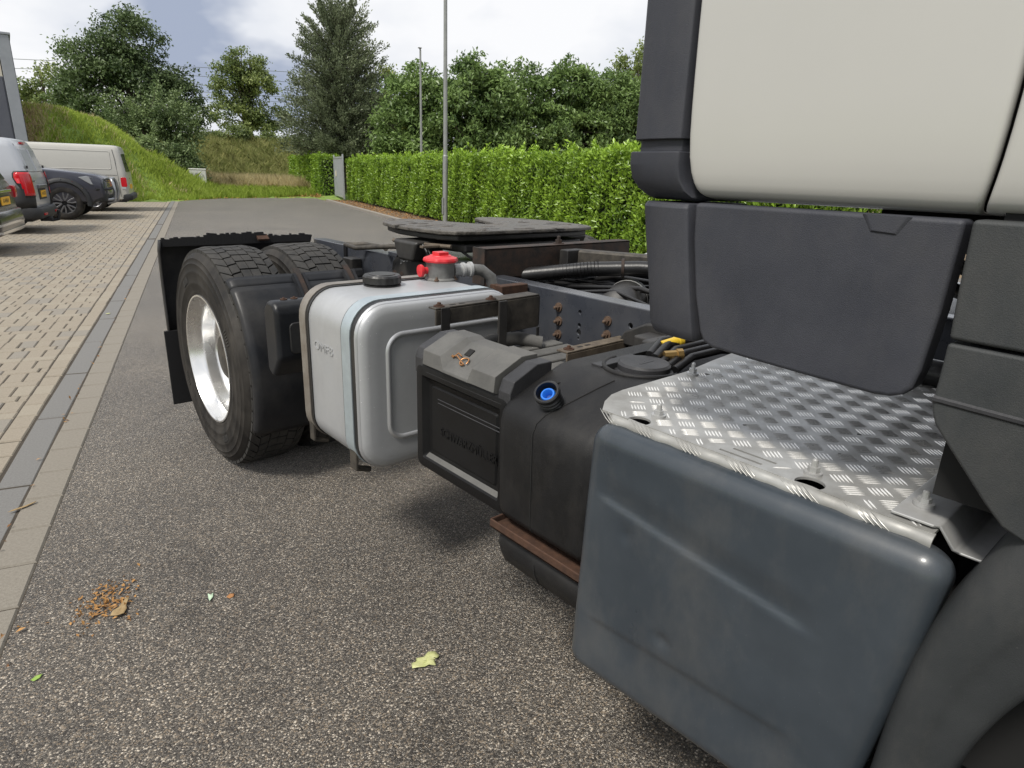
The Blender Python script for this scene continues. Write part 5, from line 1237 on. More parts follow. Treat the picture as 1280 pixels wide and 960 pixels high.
# ------------------------------------------------------------------ grass
def blades(name, n, fx, fy, dens, hh, wd, mt, tint0, tvar, lean=.35, z_of=terrain_h):
    x = rng.uniform(*fx, n); y = rng.uniform(*fy, n); p = dens(x, y); keep = rng.random(n) < p; x, y = x[keep], y[keep]; n = len(x)
    z = z_of(x, y); h = hh*rng.uniform(.5, 1.3, n)*(.7+.5*np.sin(x*2.3+y*1.1)**2); a = rng.uniform(0, 2*np.pi, n); w = wd*rng.uniform(.6, 1.3, n)
    lx, ly = rng.normal(0, lean, n)*h, rng.normal(0, lean, n)*h; B = np.stack([x, y, z-.02], 1)
    sx, sy = np.cos(a)*w/2, np.sin(a)*w/2; o = np.zeros(n)
    v0 = B-np.stack([sx, sy, o], 1); v1 = B+np.stack([sx, sy, o], 1); m0 = B+np.stack([lx*.35+sx*.7, ly*.35+sy*.7, h*.6], 1); t = B+np.stack([lx, ly, h], 1); m1 = B+np.stack([lx*.35-sx*.7, ly*.35-sy*.7, h*.6], 1)
    V = np.stack([v0, v1, m0, t, m1], 1); V = np.stack([V[..., 0]*CA+V[..., 1]*SA, -V[..., 0]*SA+V[..., 1]*CA, V[..., 2]], -1).reshape(-1, 3)
    F = np.arange(n)[:, None]*5+np.array([[0, 1, 2, 3, 4]])
    patch = .5+.5*np.sin(x*1.7+np.sin(y*1.3)*2)*np.sin(y*2.1+x*.6)
    T = np.clip(tint0+tvar*(rng.random(n)-.5)+.22*(patch-.5), 0, 1)
    o = npmesh(name, V, F, mt, kind='stuff', tint=np.repeat(T, 5)); return o
one = lambda x, y: np.ones_like(x)
mound = lambda x, y: ((terrain_h(x, y) > .0) & (x > -5.6) & (x < 1.3)).astype(float)*np.where((x < -4.3) & (y < 31), .25, 1)
tag(blades('mound_grass', 90000, (-9, 1.4), (24.5, 38), mound, .17, .030, 'grass_blade', .55, .55), 'bright green grass growing on the mound', 'grass')
tag(blades('mound_weeds', 9000, (-5.4, 1.2), (25, 36), lambda x, y: (terrain_h(x, y) > .05)*np.clip(np.sin(x*2.9+np.sin(y*2.2)*1.5)*np.sin(y*3.1)*1.6-.2, 0, 1), .24, .03, 'dry_grass', .55, .7), 'pale straw coloured weeds scattered through the mound grass', 'weeds')
tag(blades('verge_grass', 26000, (-1.6, 5.1), (29.5, 38), lambda x, y: ((y > 28.9+np.interp(x, [-1.6, -.2, .8, 2.4, 4, 5], [0, .4, 1.6, 2.8, 3.5, 4.1])) & (y > 30)).astype(float), .30, .032, 'grass_blade', .45, .6), 'green grass strip across the end of the road', 'grass')
tag(blades('bare_slope_grass', 16000, (-9, -3.9), (24.5, 33), lambda x, y: (terrain_h(x, y) > .2)*np.where(x < -4.6, 1., .35), .14, .03, 'dry_grass', .35, .6), 'dry brownish grass on the bare shoulder of the mound beside the building', 'grass')
tag(blades('tall_grass', 42000, (-1.2, 6.2), (36.5, 45), one, .62, .030, 'dry_grass', .62, .6, .25), 'tall straw coloured grass in front of the far bank', 'grass')
tag(blades('bank_grass', 46000, (-2.5, 9), (43.5, 53), one, .42, .045, 'bank_brush', .40, .8, .5), 'mixed olive brush covering the far bank', 'grass')
tag(blades('hedge_field_grass', 9000, (7.0, 30), (8, 46), lambda x, y: (y > 29)*1., .25, .05, 'grass_blade', .2, .5), 'rough grass behind the hedge', 'grass')
def litter(name, n, fx, fy, label, dens=one, size=.05, z=.024, zf=None):
    x = rng.uniform(*fx, n); y = rng.uniform(*fy, n); k = rng.random(n) < dens(x, y); x, y = x[k], y[k]; n = len(x)
    zz = np.full(n, z) if zf is None else zf(x, y)+.03; P = np.stack([x*CA+y*SA, -x*SA+y*CA, zz], 1)
    o = leaves(P, size, .6, rng.random(n), name, 'litter', None, up_bias=3, fold=.1); return tag(o, label, 'leaves')
litter('leaf_litter', 5200, (5.12, 6.1), (8, 29.6), 'brown dead leaves strewn along the foot of the hedge')
litter('leaf_litter', 1500, (-.7, 5.3), (28.0, 33), 'brown dead leaves at the far end of the road', lambda x, y: (np.abs(y-(28.6+np.interp(x, [-.6, .8, 2.4, 4, 5], [-.6, 1.7, 2.8, 3.6, 4.0]))) < .35)*1., .06, .01)
litter('leaf_litter', 1100, (3.4, 5.4), (32.3, 34.5), 'heap of rusty brown leaves where the road meets the dark hedge', one, .08, zf=terrain_h)

# ------------------------------------------------------------------ parked vehicles (local x = towards the road, y = along the road)
def ring_body(levels, n=6):
    """levels: (z, x_back, x_front, half_width, corner radius); x_front points to the road"""
    mb = MB(); mb.loft([[(a, b, z) for a, b in rrect(xb, xf, -hw, hw, r, n)] for z, xb, xf, hw, r in levels]); return mb
def cut_arches(o, cs):
    cuts = []
    for x, z, r, w in cs:
        for s in (-1, 1):
            c = MB(); c.lathe([(r, -.32), (r, .2)], (x, s*w, z), (0, s, 0), 32, cap=True); k = c.build('cutter', None, smooth=0); k.matrix_world = o.matrix_world; cuts.append(k)
    boolean(o, cuts); o.data.set_sharp_from_angle(angle=R(38))
def car_wheel(parent, x, y, s, r=.33, w=.21, spokes=5, mt='alloy_grey', z=None):
    z = z or r
    o = bpy.data.objects.new('wheel', None); COL.objects.link(o); o.parent = parent; o.location = (x, y, z); o.empty_display_size = .1
    mb = MB(); mb.lathe([(r*.62, .03), (r*.66, .006), (r*.80, 0), (r*.92, .012), (r*.985, .035), (r, .06), (r, w-.05), (r*.95, w-.015), (r*.7, w)], (0, 0, 0), (0, -s, 0), 40); mb.build('tyre', 'rubber', o, smooth=50)
    mb = MB(); mb.lathe([(r*.64, .02), (r*.62, .012), (r*.59, .02), (r*.57, .07), (r*.3, .09), (.001, .09)], (0, 0, 0), (0, -s, 0), 36); mb.build('rim', 'black_trim' if spokes > 5 else mt, o, smooth=40)
    for k in range(spokes):
        a = 2*math.pi*k/spokes+.3; u = Vector((math.cos(a), 0, math.sin(a))); v = Vector((-math.sin(a), 0, math.cos(a))); mb = MB()
        n_ = Vector((0, s, 0))
        if spokes > 5:
            for q in (-1, 1):
                mb.loft([[p+v*.018*r/.33+n_*(-.03), p-v*.018*r/.33+n_*(-.03), p-v*.012*r/.33-n_*.012, p+v*.012*r/.33-n_*.012] for p in (u*r*.14, u*r*.40+v*q*r*.10, u*r*.60+v*q*r*.13)])
        else:
            mb.loft([[p+v*.035+n_*(-.035), p-v*.035+n_*(-.035), p-v*.028-n_*.014, p+v*.028-n_*.014] for p in (u*r*.12, u*r*.60)])
        mb.build('spoke', mt, o, bevel=.004)
    return o
def surf(parent, name, mt, pts, th=.012, bevel=.004, smooth=30):
    """a fitted pane or trim piece from its outline (3-D points in order), thickened along its normal"""
    mb = MB(); p = [Vector(q) for q in pts]; n = (p[1]-p[0]).cross(p[2]-p[1]).normalized()*th
    k = len(p); mb.add([q-n*.5 for q in p]+[q+n*.5 for q in p], [tuple(range(k-1, -1, -1)), tuple(range(k, 2*k))]+[(i, (i+1) % k, k+(i+1) % k, k+i) for i in range(k)])
    return mb.build(name, mt, parent, bevel=bevel, smooth=smooth)
def bumper(parent, name, x, z0, z1, hw, d, mt, r=.10):
    mb = MB(); mb.loft([[(a, b, z) for a, b in rrect(x-d, x+e, -hw-e*.3, hw+e*.3, r, 6)] for z, e in ((z0, -.03), (z0+.02, 0), ((z0+z1)/2, .015), (z1-.02, .0), (z1, -.02))]); return mb.build(name, mt, parent, smooth=45)
def number_plate(parent, x, y, z, w, h, txt, lean=0):
    mb = MB(); mb.box((x, y-w/2, z-h/2), (x+.012, y+w/2, z+h/2)); p = mb.build('number_plate', 'plate_yellow', parent, bevel=.002)
    text_mesh('plate_lettering', txt, h*.72, .001, Matrix.Translation((x+.0125, y, z)) @ Matrix(((0, 0, 1, 0), (1, 0, 0, 0), (0, 1, 0, 0), (0, 0, 0, 1))), 'plate_ink', p, sx=.9)

def white_van():
    v = empty('delivery_van', W(-4.05, 22.36), ROADROT, 'long pale grey van parked farthest away, beside the grass mound', 'van', 'vehicles parked on the brick bays')
    X = 4.05   # local x of road-side things = road x + 4.05
    xr = -1.72+X
    b = ring_body([(.30, -2.3, xr-.04, .80, .08), (.34, -2.35, xr-.005, .85, .10), (.60, -2.42, xr, .865, .11), (.95, -2.38, xr-.015, .868, .11), (1.10, -2.1, xr-.03, .862, .11), (1.40, -1.7, xr-.075, .83, .12), (1.60, -1.5, xr-.115, .80, .13), (1.69, -1.45, xr-.14, .775, .14), (1.73, -1.4, xr-.17, .74, .15), (1.748, -1.3, xr-.24, .64, .18), (1.755, -1.1, xr-.5, .4, .2)]).build('body', 'van_paint', v, smooth=50)
    cut_arches(b, [(-2.60+X, .31, .375, .86), (-5.35+X, .31, .375, .86)])
    bumper(v, 'rear_bumper', xr+.06, .30, .47, .86, .28, 'black_trim')
    for x in (-2.60, -5.35):
        for s in (-1, 1): car_wheel(v, x+X, s*.86, s, .315, .2, 5, 'alloy_grey')
    # pressed side field outlined by a raised bead, sliding rail line, rear door gap
    for s in (-1, 1):
        y = lambda z: s*(.871-max(0, z-.95)*.08)
        x0, x1, z0, z1 = -5.0+X, -2.07+X, 1.12, 1.585
        pts = [(x, y(z)*(1.0), z) for x, z in rrect(x0, x1, z0, z1, .05, 3)]
        mb = MB(); mb.tube([(p[0], s*(np.interp(p[2], [.95, 1.10, 1.40, 1.60], [.868, .862, .83, .80])-.001), p[2]) for p in pts+pts[:1]], .011, 6); mb.build('pressed_bead', 'van_paint', b, smooth=60)
        mb = MB(); mb.box((-4.9+X, min(s*.860, s*.869), .962), (-1.95+X, max(s*.860, s*.869), .972)); mb.build('door_gap', 'black_trim', b)
        mb = MB(); mb.tube([(-1.93+X, s*.868, .40), (-1.935+X, s*.866, .98), (-1.965+X, s*.845, 1.40), (-2.0+X, s*.80, 1.64)], .005, 5); mb.build('door_gap', 'black_trim', b)
        mb = MB(); mb.loft([[(a, s*.871-s*(0 if i else .02), z) for a, z in rrect(xr-.165, xr-.025, .665, .915, .03, 3)] for i in (0, 1)]); lamp = mb.build('tail_lamp', 'lamp_red', v, bevel=.004)
        mb = MB(); mb.box((xr-.16, min(s*.86, s*.8725), .60), (xr-.06, max(s*.86, s*.8725), .655)); mb.build('reflector', 'lamp_clear', v, bevel=.003)
    mb = MB(); mb.lathe([(.05, 0), (.05, .008), (.03, .012)], (-2.02+X, -.866, .585), (0, -1, 0), 16, cap=True); mb.build('fuel_flap', 'black_trim', v)
    for s in (-1, 1): surf(v, 'rear_window', 'glass_dark', [(xr-.018, s*.10, 1.06), (xr-.030, s*.74, 1.06), (xr-.105, s*.68, 1.52), (xr-.098, s*.10, 1.54)] if s > 0 else [(xr-.018, -.10, 1.06), (xr-.098, -.10, 1.54), (xr-.105, -.68, 1.52), (xr-.030, -.74, 1.06)], .03)
    mb = MB(); mb.box((xr-.01, -.30, .60), (xr+.012, .30, .72)); mb.build('plate_recess', 'plate_yellow', v, bevel=.003)
    surf(v, 'windscreen', 'glass_dark', [(-2.26, -.75, 1.02), (-2.26, .75, 1.02), (-1.60, .68, 1.58), (-1.60, -.68, 1.58)], .03)
    mb = MB(); mb.prism([(xr-.04, 1.0), (xr-.02, .99), (xr-.01, .86), (xr-.03, .85)], -.08, .08, 'y'); mb.build('door_handle', 'black_trim', v)
    mb = MB(); mb.box((-2.2, -.78, .25), (xr-.1, .78, .32)); mb.build('underbody', 'black_trim', v)
white_van()
def pickup():
    p = empty('pickup_truck', W(-4.5, 19.22), ROADROT, 'dark navy pickup with bull bar, its nose facing the road between two vans', 'pickup', 'vehicles parked on the brick bays')
    X = 4.5; hw = .88
    mb = MB(); side = [(-1.985, .50), (-1.955, .62), (-1.96, .80), (-1.99, .93), (-2.09, 1.005), (-2.30, 1.045), (-2.75, 1.095), (-3.22, 1.135), (-3.30, 1.14), (-6.75, 1.10), (-6.8, 1.0), (-6.8, .52), (-6.6, .40), (-2.2, .40)]
    rings = []
    for yy, ins in ((-hw, .05), (-hw+.02, .02), (-hw+.09, 0), (-hw*.4, -.02), (hw*.4, -.02), (hw-.09, 0), (hw-.02, .02), (hw, .05)):
        rings.append([(x+X-(ins if x > -4 else -ins)*1.6, yy, z-(ins if z > .8 else -ins)*.6) for x, z in side])
    mb.loft(rings); b = mb.build('body', 'navy_paint', p, smooth=35, bevel=.012)
    cut_arches(b, [(-2.80+X, .385, .455, hw), (-5.65+X, .385, .455, hw)])
    for x in (-2.80, -5.65):
        for s in (-1, 1):
            car_wheel(p, x+X, s*(hw+.015), s, .380, .25, 6, 'alloy_grey')
            mb = MB(); rings = []
            for k in range(15):
                a = R(-8+196*k/14); c, si = math.cos(a), math.sin(a); g = 1.0 if 1 < k < 13 else .9
                rings.append([(x+X+r*c, s*(hw+d), .385+r*si) for r, d in ((.452, .03), (.475, .052), (.535, .045), (.56, .012), (.555, -.03), (.452, -.03))])
            mb.loft(rings); fl = mb.build('wheel_flare', 'black_trim', p, smooth=50)
            for k in range(5):
                a = R(40+25*k); mb = MB(); mb.lathe([(.012, 0), (.010, .006)], (x+X+.525*math.cos(a), s*(hw+.046), .385+.525*math.sin(a)), (0, s, 0), 8, cap=True); mb.build('flare_bolt', 'chrome', fl)
    # cabin
    mb = MB(); cabp = [(-3.25, 1.10), (-4.0, 1.53), (-4.15, 1.56), (-5.0, 1.56), (-5.15, 1.53), (-5.3, 1.10)]
    mb.loft([[(x+X, yy*(1-.22*max(0, (z-1.1)/.46)), z) for x, z in cabp] for yy in (-.82, -.79, .79, .82)]); mb.build('cabin', 'navy_paint', p, smooth=35, bevel=.03, seg=3)
    surf(p, 'windscreen', 'glass_dark', [(-3.30+X, -.72, 1.135), (-3.30+X, .72, 1.135), (-3.99+X, .60, 1.525), (-3.99+X, -.60, 1.525)], .03)
    for s in (-1, 1):
        q = [(-3.5+X, s*.80, 1.15), (-4.05+X, s*.675, 1.49), (-5.0+X, s*.675, 1.49), (-5.15+X, s*.80, 1.15)]
        surf(p, 'side_window', 'glass_dark', q if s < 0 else q[::-1], .03)
        # headlamp, fog lamp, door gap
        q = [(-2.47+X, s*.868, .955), (-2.30+X, s*.885, .985), (-2.06+X, s*.84, .90), (-1.985+X, s*.70, .80), (-2.05+X, s*.80, .775), (-2.24+X, s*.885, .80)]
        mb = MB(); mb.add([(a+.022, b_+s*.020, c+.006) for a, b_, c in q]+[(a-.04, b_-s*.08, c) for a, b_, c in q], [tuple(range(6)), tuple(range(11, 5, -1))]+[(i, 6+i, 6+(i+1) % 6, (i+1) % 6) for i in range(6)]); mb.build('headlamp', 'lamp_clear', p, bevel=.006)
        mb = MB(); mb.lathe([(.065, 0), (.065, .02), (.05, .028), (.001, .030)], (-2.07+X, s*.80, .60), (.75, s*.66, 0), 20); mb.build('fog_lamp', 'lamp_clear', p)
        mb = MB(); mb.tube([(-3.42+X, s*.882, .45), (-3.40+X, s*.882, 1.1)], .006, 5); mb.build('door_gap', 'black_trim', p)
        mb = MB(); mb.loft([[(-3.6+X+i*.0, s*(.86+.17*u), 1.16+v) for i, v in ((0, 0), (0, .15))]+[(-3.5+X, s*(.86+.17*u), 1.16+v) for v in (.15, 0)] for u in (0, 1)]); mb.build('mirror', 'black_trim', p, bevel=.02)
    mb = MB(); mb.box((-2.02+X, -.56, .70), (-1.945+X, .56, .93)); g = mb.build('grille', 'black_trim', p, bevel=.01)
    for z in (.74, .79, .84, .89):
        mb = MB(); mb.box((-1.95+X, -.54, z-.008), (-1.935+X, .54, z+.008)); mb.build('slat', 'chrome', g)
    bumper(p, 'front_bumper', -1.95+X, .42, .68, .87, .35, 'black_trim', .14)
    mb = MB(); hoop = [(-2.0+X, -.34, .36), (-1.84+X, -.34, .40), (-1.80+X, -.34, .62), (-1.83+X, -.34, .86), (-1.87+X, -.28, .93)]
    mb.tube(hoop+[(p_[0], -p_[1], p_[2]) for p_ in hoop[::-1]], .036, 10); bb = mb.build('bull_bar', 'bar_steel', p, smooth=60)
    mb = MB(); mb.tube([(-2.0+X, -.60, .45), (-1.875+X, -.52, .46), (-1.875+X, 0, .47), (-1.875+X, .52, .46), (-2.0+X, .60, .45)], .034, 10); mb.build('cross_tube', 'bar_steel', bb, smooth=60)
    mb = MB(); mb.tube([(-2.14+X, -.90, .70), (-1.93+X, -.78, .70), (-1.875+X, 0, .70), (-1.93+X, .78, .70), (-2.14+X, .90, .70)], .028, 10); mb.build('cross_tube', 'black_trim', bb, smooth=60)
    for x in (-3.9,): 
        mb = MB(); mb.tube([(-3.45+X, -.5, 1.17), (-3.30+X, .1, 1.155)], .008, 5); mb.build('wiper', 'black_trim', p)
    mb = MB(); mb.box((-6.6+X, -.78, .35), (-2.3+X, .78, .42)); mb.build('underbody', 'black_trim', p)
pickup()
def small_van():
    v = empty('small_van', W(-4.9, 15.60), ROADROT, 'silver small van with a tow bar, its tail lamps towards the road', 'van', 'vehicles parked on the brick bays')
    X = 4.9; xr = -2.72+X; hw = .83
    b = ring_body([(.27, -1.9, xr-.06, .76, .1), (.32, -1.95, xr-.02, .80, .12), (.62, -2.0, xr, hw, .13), (.95, -1.9, xr-.015, hw, .13), (1.05, -1.4, xr-.03, .825, .13), (1.30, -1.0, xr-.085, .795, .13), (1.52, -.7, xr-.155, .76, .14), (1.62, -.6, xr-.20, .73, .15), (1.665, -.5, xr-.25, .68, .17), (1.685, -.4, xr-.36, .56, .2), (1.69, -.2, xr-.6, .3, .2)]).build('body', 'silver_paint', v, smooth=50)
    cut_arches(b, [(-3.42+X, .30, .355, hw), (-5.9+X, .30, .355, hw)])
    for x in (-3.42, -5.9):
        for s in (-1, 1): car_wheel(v, x+X, s*hw, s, .305, .2, 5)
    bumper(v, 'rear_bumper', xr+.075, .27, .47, .835, .40, 'black_trim', .16)
    for s in (-1, 1):
        # wrap-round lower corner and tail lamp, following the body's rounded corner
        def wrap(levels, out, depth, n=14):
            """levels: (z, forward reach along the side, reach along the back)"""
            rows = []
            for z, ra, rb in levels:
                xe = xr+np.interp(z, [.32, .62, .95, 1.05, 1.30], [-.02, 0, -.015, -.03, -.085]); h_ = np.interp(z, [.32, .62, .95, 1.05, 1.30], [.80, hw, hw, .825, .795]); r_ = .13
                path = [(xe-r_-ra, h_)]+[(xe-r_+r_*math.sin(t), h_-r_+r_*math.cos(t)) for t in np.linspace(0, math.pi/2, 9)]+[(xe, h_-r_-rb)]
                outp = []
                for i, (px_, py_) in enumerate(path):
                    q0, q1 = path[max(i-1, 0)], path[min(i+1, len(path)-1)]; tx, ty = q1[0]-q0[0], q1[1]-q0[1]; l = math.hypot(tx, ty)
                    outp.append((px_+(-ty/l)*out, s*(py_+(tx/l)*out), z))
                rows.append(outp)
            m_ = MB(); m_.grid(rows); return m_
        wrap([(.46, .20, .0), (.60, .20, .0), (.70, .16, -.02), (.80, .10, -.05), (.88, .09, -.06)], .007, .02).build('corner_trim', 'black_trim', v, smooth=60, solid=.02, off=0)
        wrap([(.66, -.09, .02), (.72, -.03, .02), (.80, .02, .02), (.90, .08, .01), (1.0, .105, .005), (1.07, .09, .0), (1.115, .05, -.01)], .010, .02).build('lamp_surround', 'black_trim', v, smooth=60, solid=.02, off=0)
        wrap([(.69, -.075, .008), (.74, -.035, .008), (.81, .0, .008), (.90, .055, -.0), (1.0, .085, -.006), (1.06, .07, -.01), (1.095, .04, -.02)], .018, .02).build('tail_lamp', 'lamp_red', v, smooth=60, solid=.014, off=0)
        mb = MB(); mb.tube([(xr-.01, s*.74, .50), (xr-.02, s*.735, .95), (xr-.10, s*.70, 1.30), (xr-.19, s*.65, 1.58)], .005, 5); mb.build('door_gap', 'black_trim', b)
        mb = MB(); mb.box((xr-.05, min(s*.70, s*.72), 1.16), (xr-.02, max(s*.70, s*.72), 1.21)); mb.build('hinge', 'black_trim', v)
        q = [(xr-.040, s*.06, 1.09), (xr-.052, s*.62, 1.09), (xr-.150, s*.58, 1.50), (xr-.142, s*.06, 1.51)]
        surf(v, 'rear_panel', 'silver_paint', q if s > 0 else q[::-1], .045, .02)
        mb = MB(); mb.box((xr+.09, min(s*.42, s*.66), .335), (xr+.107, max(s*.42, s*.66), .375)); mb.build('reflector', 'lamp_red', v, bevel=.003)
    mb = MB(); mb.loft([[(x_, y_, z) for x_, y_ in rrect(xr-.27, xr-.16+e, -.16, .16, .03, 3)] for z, e in ((1.585, 0), (1.62, .012))]); mb.build('high_brake_lamp', 'lamp_red', v)
    mb = MB(); mb.box((xr-.02, -.32, .80), (xr+.045, .36, .868)); mb.build('tailgate_handle', 'alloy_grey', v, bevel=.015)
    mb = MB(); mb.box((xr-.01, -.30, .60), (xr+.010, .34, .79)); pr = mb.build('plate_recess', 'black_trim', v, bevel=.006)
    number_plate(v, xr+.0105, .03, .70, .44, .125, 'V-41-KTR')
    mb = MB(); mb.box((xr-.006, -.62, .93), (xr+.004, -.44, .95)); mb.build('badge', 'chrome', v)
    mb = MB(); mb.tube([(xr-.1, .0, .22), (xr+.10, .0, .20), (xr+.19, .0, .22), (xr+.215, .0, .30), (xr+.215, .0, .34)], .028, 10); mb.lathe([(.001, -.04), (.03, -.025), (.036, 0), (.03, .025), (.001, .036)], (xr+.215, 0, .37), (0, 0, 1), 14); mb.build('tow_bar', 'black_trim', v, smooth=50)
    mb = MB(); mb.box((xr-.08, -.16, .19), (xr+.12, -.05, .27)); mb.build('tow_socket', 'black_trim', v, bevel=.01)
    surf(v, 'windscreen', 'glass_dark', [(-1.62, -.70, 1.03), (-1.62, .70, 1.03), (-.82, .62, 1.52), (-.82, -.62, 1.52)], .03)
    mb = MB(); mb.box((-1.8, -.74, .22), (xr-.1, .74, .29)); mb.build('underbody', 'black_trim', v)
small_van()
def dark_car():
    c = empty('dark_estate_car', W(-4.75, 12.15), ROADROT, 'brownish dark car with chrome bumper strip cut off at the left edge', 'car', 'vehicles parked on the brick bays')
    X = 4.75; xr = -2.60+X; hw = .84
    b = ring_body([(.26, -1.9, xr-.10, .76, .1), (.32, -2.0, xr-.03, .81, .16), (.60, -2.1, xr, hw, .18), (.86, -2.0, xr-.02, hw, .18), (.95, -1.9, xr-.05, .825, .17), (1.0, -.9, xr-.075, .80, .16)]).build('body', 'dark_car_paint', c, smooth=50)
    cut_arches(b, [(-3.45+X, .31, .365, hw), (-6.0+X, .31, .365, hw)])
    ring_body([(.985, -.95, xr-.075, .79, .16), (1.10, -.7, xr-.12, .76, .15), (1.34, -.25, xr-.26, .68, .14), (1.40, -.1, xr-.36, .62, .15), (1.42, .1, xr-.55, .45, .16)]).build('roof', 'dark_car_paint', c, smooth=50)
    surf(c, 'rear_window', 'glass_dark', [(xr-.085, -.60, 1.02), (xr-.085, .60, 1.02), (xr-.235, .52, 1.33), (xr-.235, -.52, 1.33)], .04)
    for s in (-1, 1):
        q = [(-1.5, s*.800, 1.02), (xr-.55, s*.805, 1.02), (xr-.75, s*.685, 1.33), (-.2, s*.685, 1.33), (-.5, s*.735, 1.2)]
        surf(c, 'side_window', 'glass_dark', [q[0], q[1], q[2], q[3]] if s < 0 else [q[3], q[2], q[1], q[0]], .03)
        mb = MB(); mb.loft([[(x_, s*(hw-.006-.0*i), z) for x_, z in rrect(xr-.17, xr+.006, .74, .93, .04, 3)] for i in (0,)] + [[(x_, s*(hw-.14), z) for x_, z in rrect(xr-.17, xr+.010, .74, .93, .04, 3)]]); mb.build('tail_lamp', 'lamp_red', c, bevel=.01)
    for x in (-3.45, -6.0):
        for s in (-1, 1): car_wheel(c, x+X, s*hw, s, .315, .2, 5)
    bumper(c, 'rear_bumper', xr+.05, .27, .60, .845, .40, 'dark_car_paint', .18)
    mb = MB(); mb.loft([[(a, b_, z) for a, b_ in rrect(xr-.28, xr+.070, -.855, .855, .18, 6)] for z in (.405, .440)]); mb.build('chrome_strip', 'chrome', c, smooth=45)
    mb = MB(); mb.loft([[(a, b_, z) for a, b_ in rrect(xr-.28, xr+.066, -.85, .85, .18, 6)] for z in (.300, .335)]); mb.build('chrome_strip', 'chrome', c, smooth=45)
    mb = MB(); mb.box((xr-.02, -.40, .845), (xr+.02, .42, .885)); mb.build('boot_trim', 'chrome', c, bevel=.008)
    mb = MB(); mb.box((xr-.02, -.30, .655), (xr+.006, .30, .80)); mb.build('plate_recess', 'black_trim', c, bevel=.004)
    number_plate(c, xr+.0065, .0, .73, .50, .115, '61-NHB-8')
    mb = MB(); mb.box((-1.8, -.74, .22), (xr-.1, .74, .29)); mb.build('underbody', 'black_trim', c)
dark_car()

# ------------------------------------------------------------------ small things lying on the asphalt
def flat_leaf(name, loc, rz, outline, mt, label, cat, curl=.012, thick=.0012):
    """a leaf as a thin curled sheet fanned from its midrib"""
    root = None; mb = MB(); n = len(outline); cx = sum(p[0] for p in outline)/n; cy = sum(p[1] for p in outline)/n
    def z(x, y): return .004+curl*((x-cx)**2+(y-cy)**2)/.0012*.35+.0025*math.sin(x*160)*math.cos(y*130)
    rings = [[(cx+(x-cx)*s, cy+(y-cy)*s, z(cx+(x-cx)*s, cy+(y-cy)*s)) for x, y in outline] for s in (.02, .35, .7, 1.0)]
    mb.loft(rings, cap=False); o = mb.build(name, mt, None, smooth=60, solid=thick); o.location = loc; o.rotation_euler = (.0, 0, rz); return tag(o, label, cat)
mat('leaf_pale', (.42, .45, .17), .6, col2=(.52, .52, .27), nscale=60, bump=.5, bscale=90)
mat('leaf_brown', (.33, .24, .12), .7, col2=(.24, .16, .07), nscale=60)
mat('leaf_orange', (.36, .17, .06), .75, col2=(.24, .11, .04), nscale=60)
mat('leaf_mint', (.45, .58, .42), .6)
mat('leaf_green', (.22, .34, .06), .6)
flat_leaf('torn_leaf', (.843, 1.278, 0), .25, [(-.046, .012), (-.030, .030), (-.022, .022), (-.010, .030), (.012, .020), (.030, .020), (.044, .006), (.040, -.014), (.030, -.018), (.026, -.008), (.014, -.022), (.004, -.032), (-.004, -.014), (-.018, -.010), (-.034, .002)], 'leaf_pale', 'torn pale yellow green leaf lying on the asphalt near the truck', 'leaf', .004)
flat_leaf('fallen_leaf', (.225, 2.075, .004), -.6, [(-.006, .045), (.006, .046), (.010, .012), (.020, -.006), (.022, -.032), (.008, -.046), (-.014, -.040), (-.018, -.016), (-.010, .004)], 'leaf_brown', 'tan curled leaf resting among the orange crumbs', 'leaf', .006)
V = []; Cc = []
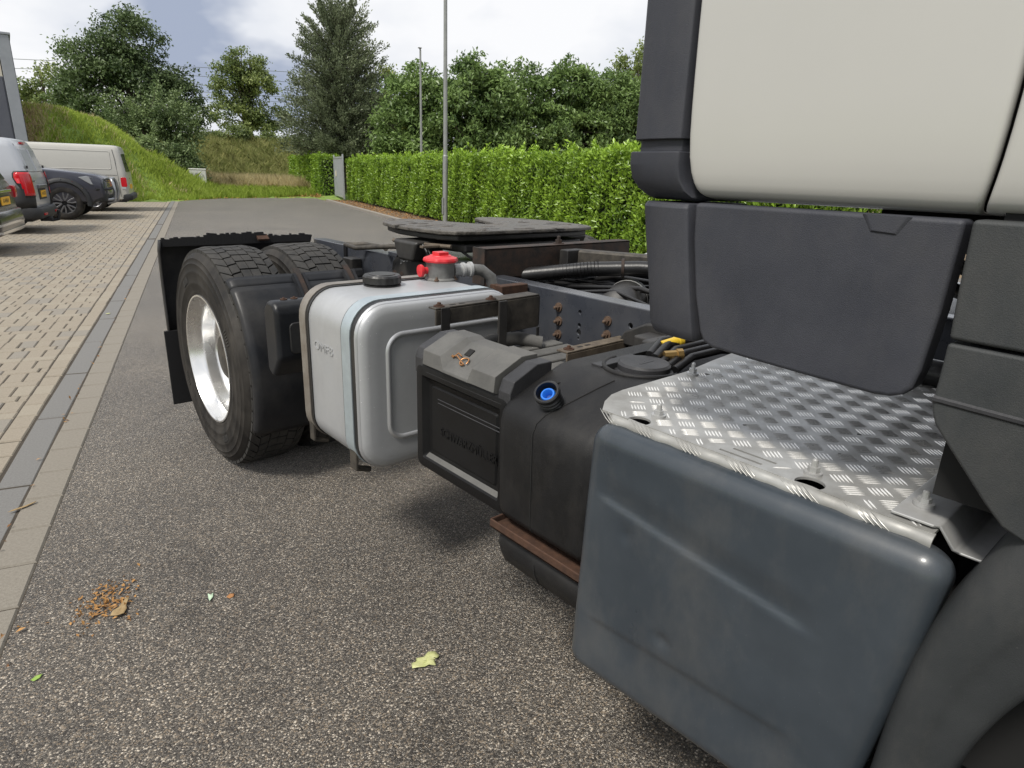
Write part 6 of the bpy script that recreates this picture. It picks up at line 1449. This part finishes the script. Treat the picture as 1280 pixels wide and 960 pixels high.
for k in range(230):
    a = random.gauss(0, 1), random.gauss(0, 1); Cc.append((.195+a[0]*.045+a[1]*.018, 2.145+a[1]*.060, .004))
Cc = np.array(Cc); o = leaves(Cc, .017, .5, .35+.65*rng.random(len(Cc)), 'leaf_crumbs', 'litter', None, up_bias=3, fold=.1); tag(o, 'scatter of orange brown leaf crumbs on the asphalt', 'leaf crumbs')
flat_leaf('leaf_scrap', (.512, 1.930, 0), .4, [(-.010, .008), (.006, .012), (.012, -.004), (.002, -.012), (-.010, -.006)], 'leaf_orange', 'small orange scrap of leaf alone on the asphalt', 'leaf scrap', .002)
flat_leaf('leaf_scrap', (.462, 1.965, 0), 1.2, [(-.026, .003), (-.004, .008), (.020, .012), (.006, .001), (.024, -.006), (-.002, -.006)], 'leaf_mint', 'pale mint scrap of leaf left of the orange scrap', 'leaf scrap', .002)
flat_leaf('leaf_scrap', (-.013, 1.891, 0), .2, [(-.014, .004), (0, .009), (.014, .002), (.004, -.008), (-.010, -.006)], 'leaf_green', 'small green scrap of leaf near the bottom left of the road', 'leaf scrap', .002)
pz = W(-.862, 6.884, .0); flat_leaf('leaf_scrap', (pz.x, pz.y, -.002), .2, [(-.022, .006), (0, .016), (.022, .006), (.012, -.012), (-.014, -.012)], 'leaf_pale', 'pale green scrap of leaf lying on the dark gutter slab', 'leaf scrap', .004)
pz = W(-.772, 2.92, .0); flat_leaf('bark_twig', (pz.x, pz.y, 0), .3, [(-.05, .004), (-.02, .010), (.02, .008), (.055, .012), (.05, .002), (.01, -.006), (-.03, -.006)], 'leaf_brown', 'tan strip of bark beside the gutter stones', 'bark strip', .003)
xx = rng.uniform(-.80, -.60, 26); yy = rng.uniform(1.85, 2.1, 26); k2 = 40
xx = np.concatenate([xx, rng.normal(-.785, .008, k2)]); yy = np.concatenate([yy, rng.uniform(1.9, 9, k2)])
tag(leaves(np.stack([xx*CA+yy*SA, -xx*SA+yy*CA, np.full(len(xx), .006)], 1), .022, .45, rng.random(len(xx)), 'leaf_crumbs', 'litter', None, up_bias=3, fold=.1), 'sparse orange crumbs caught along the gutter joint', 'leaf crumbs')
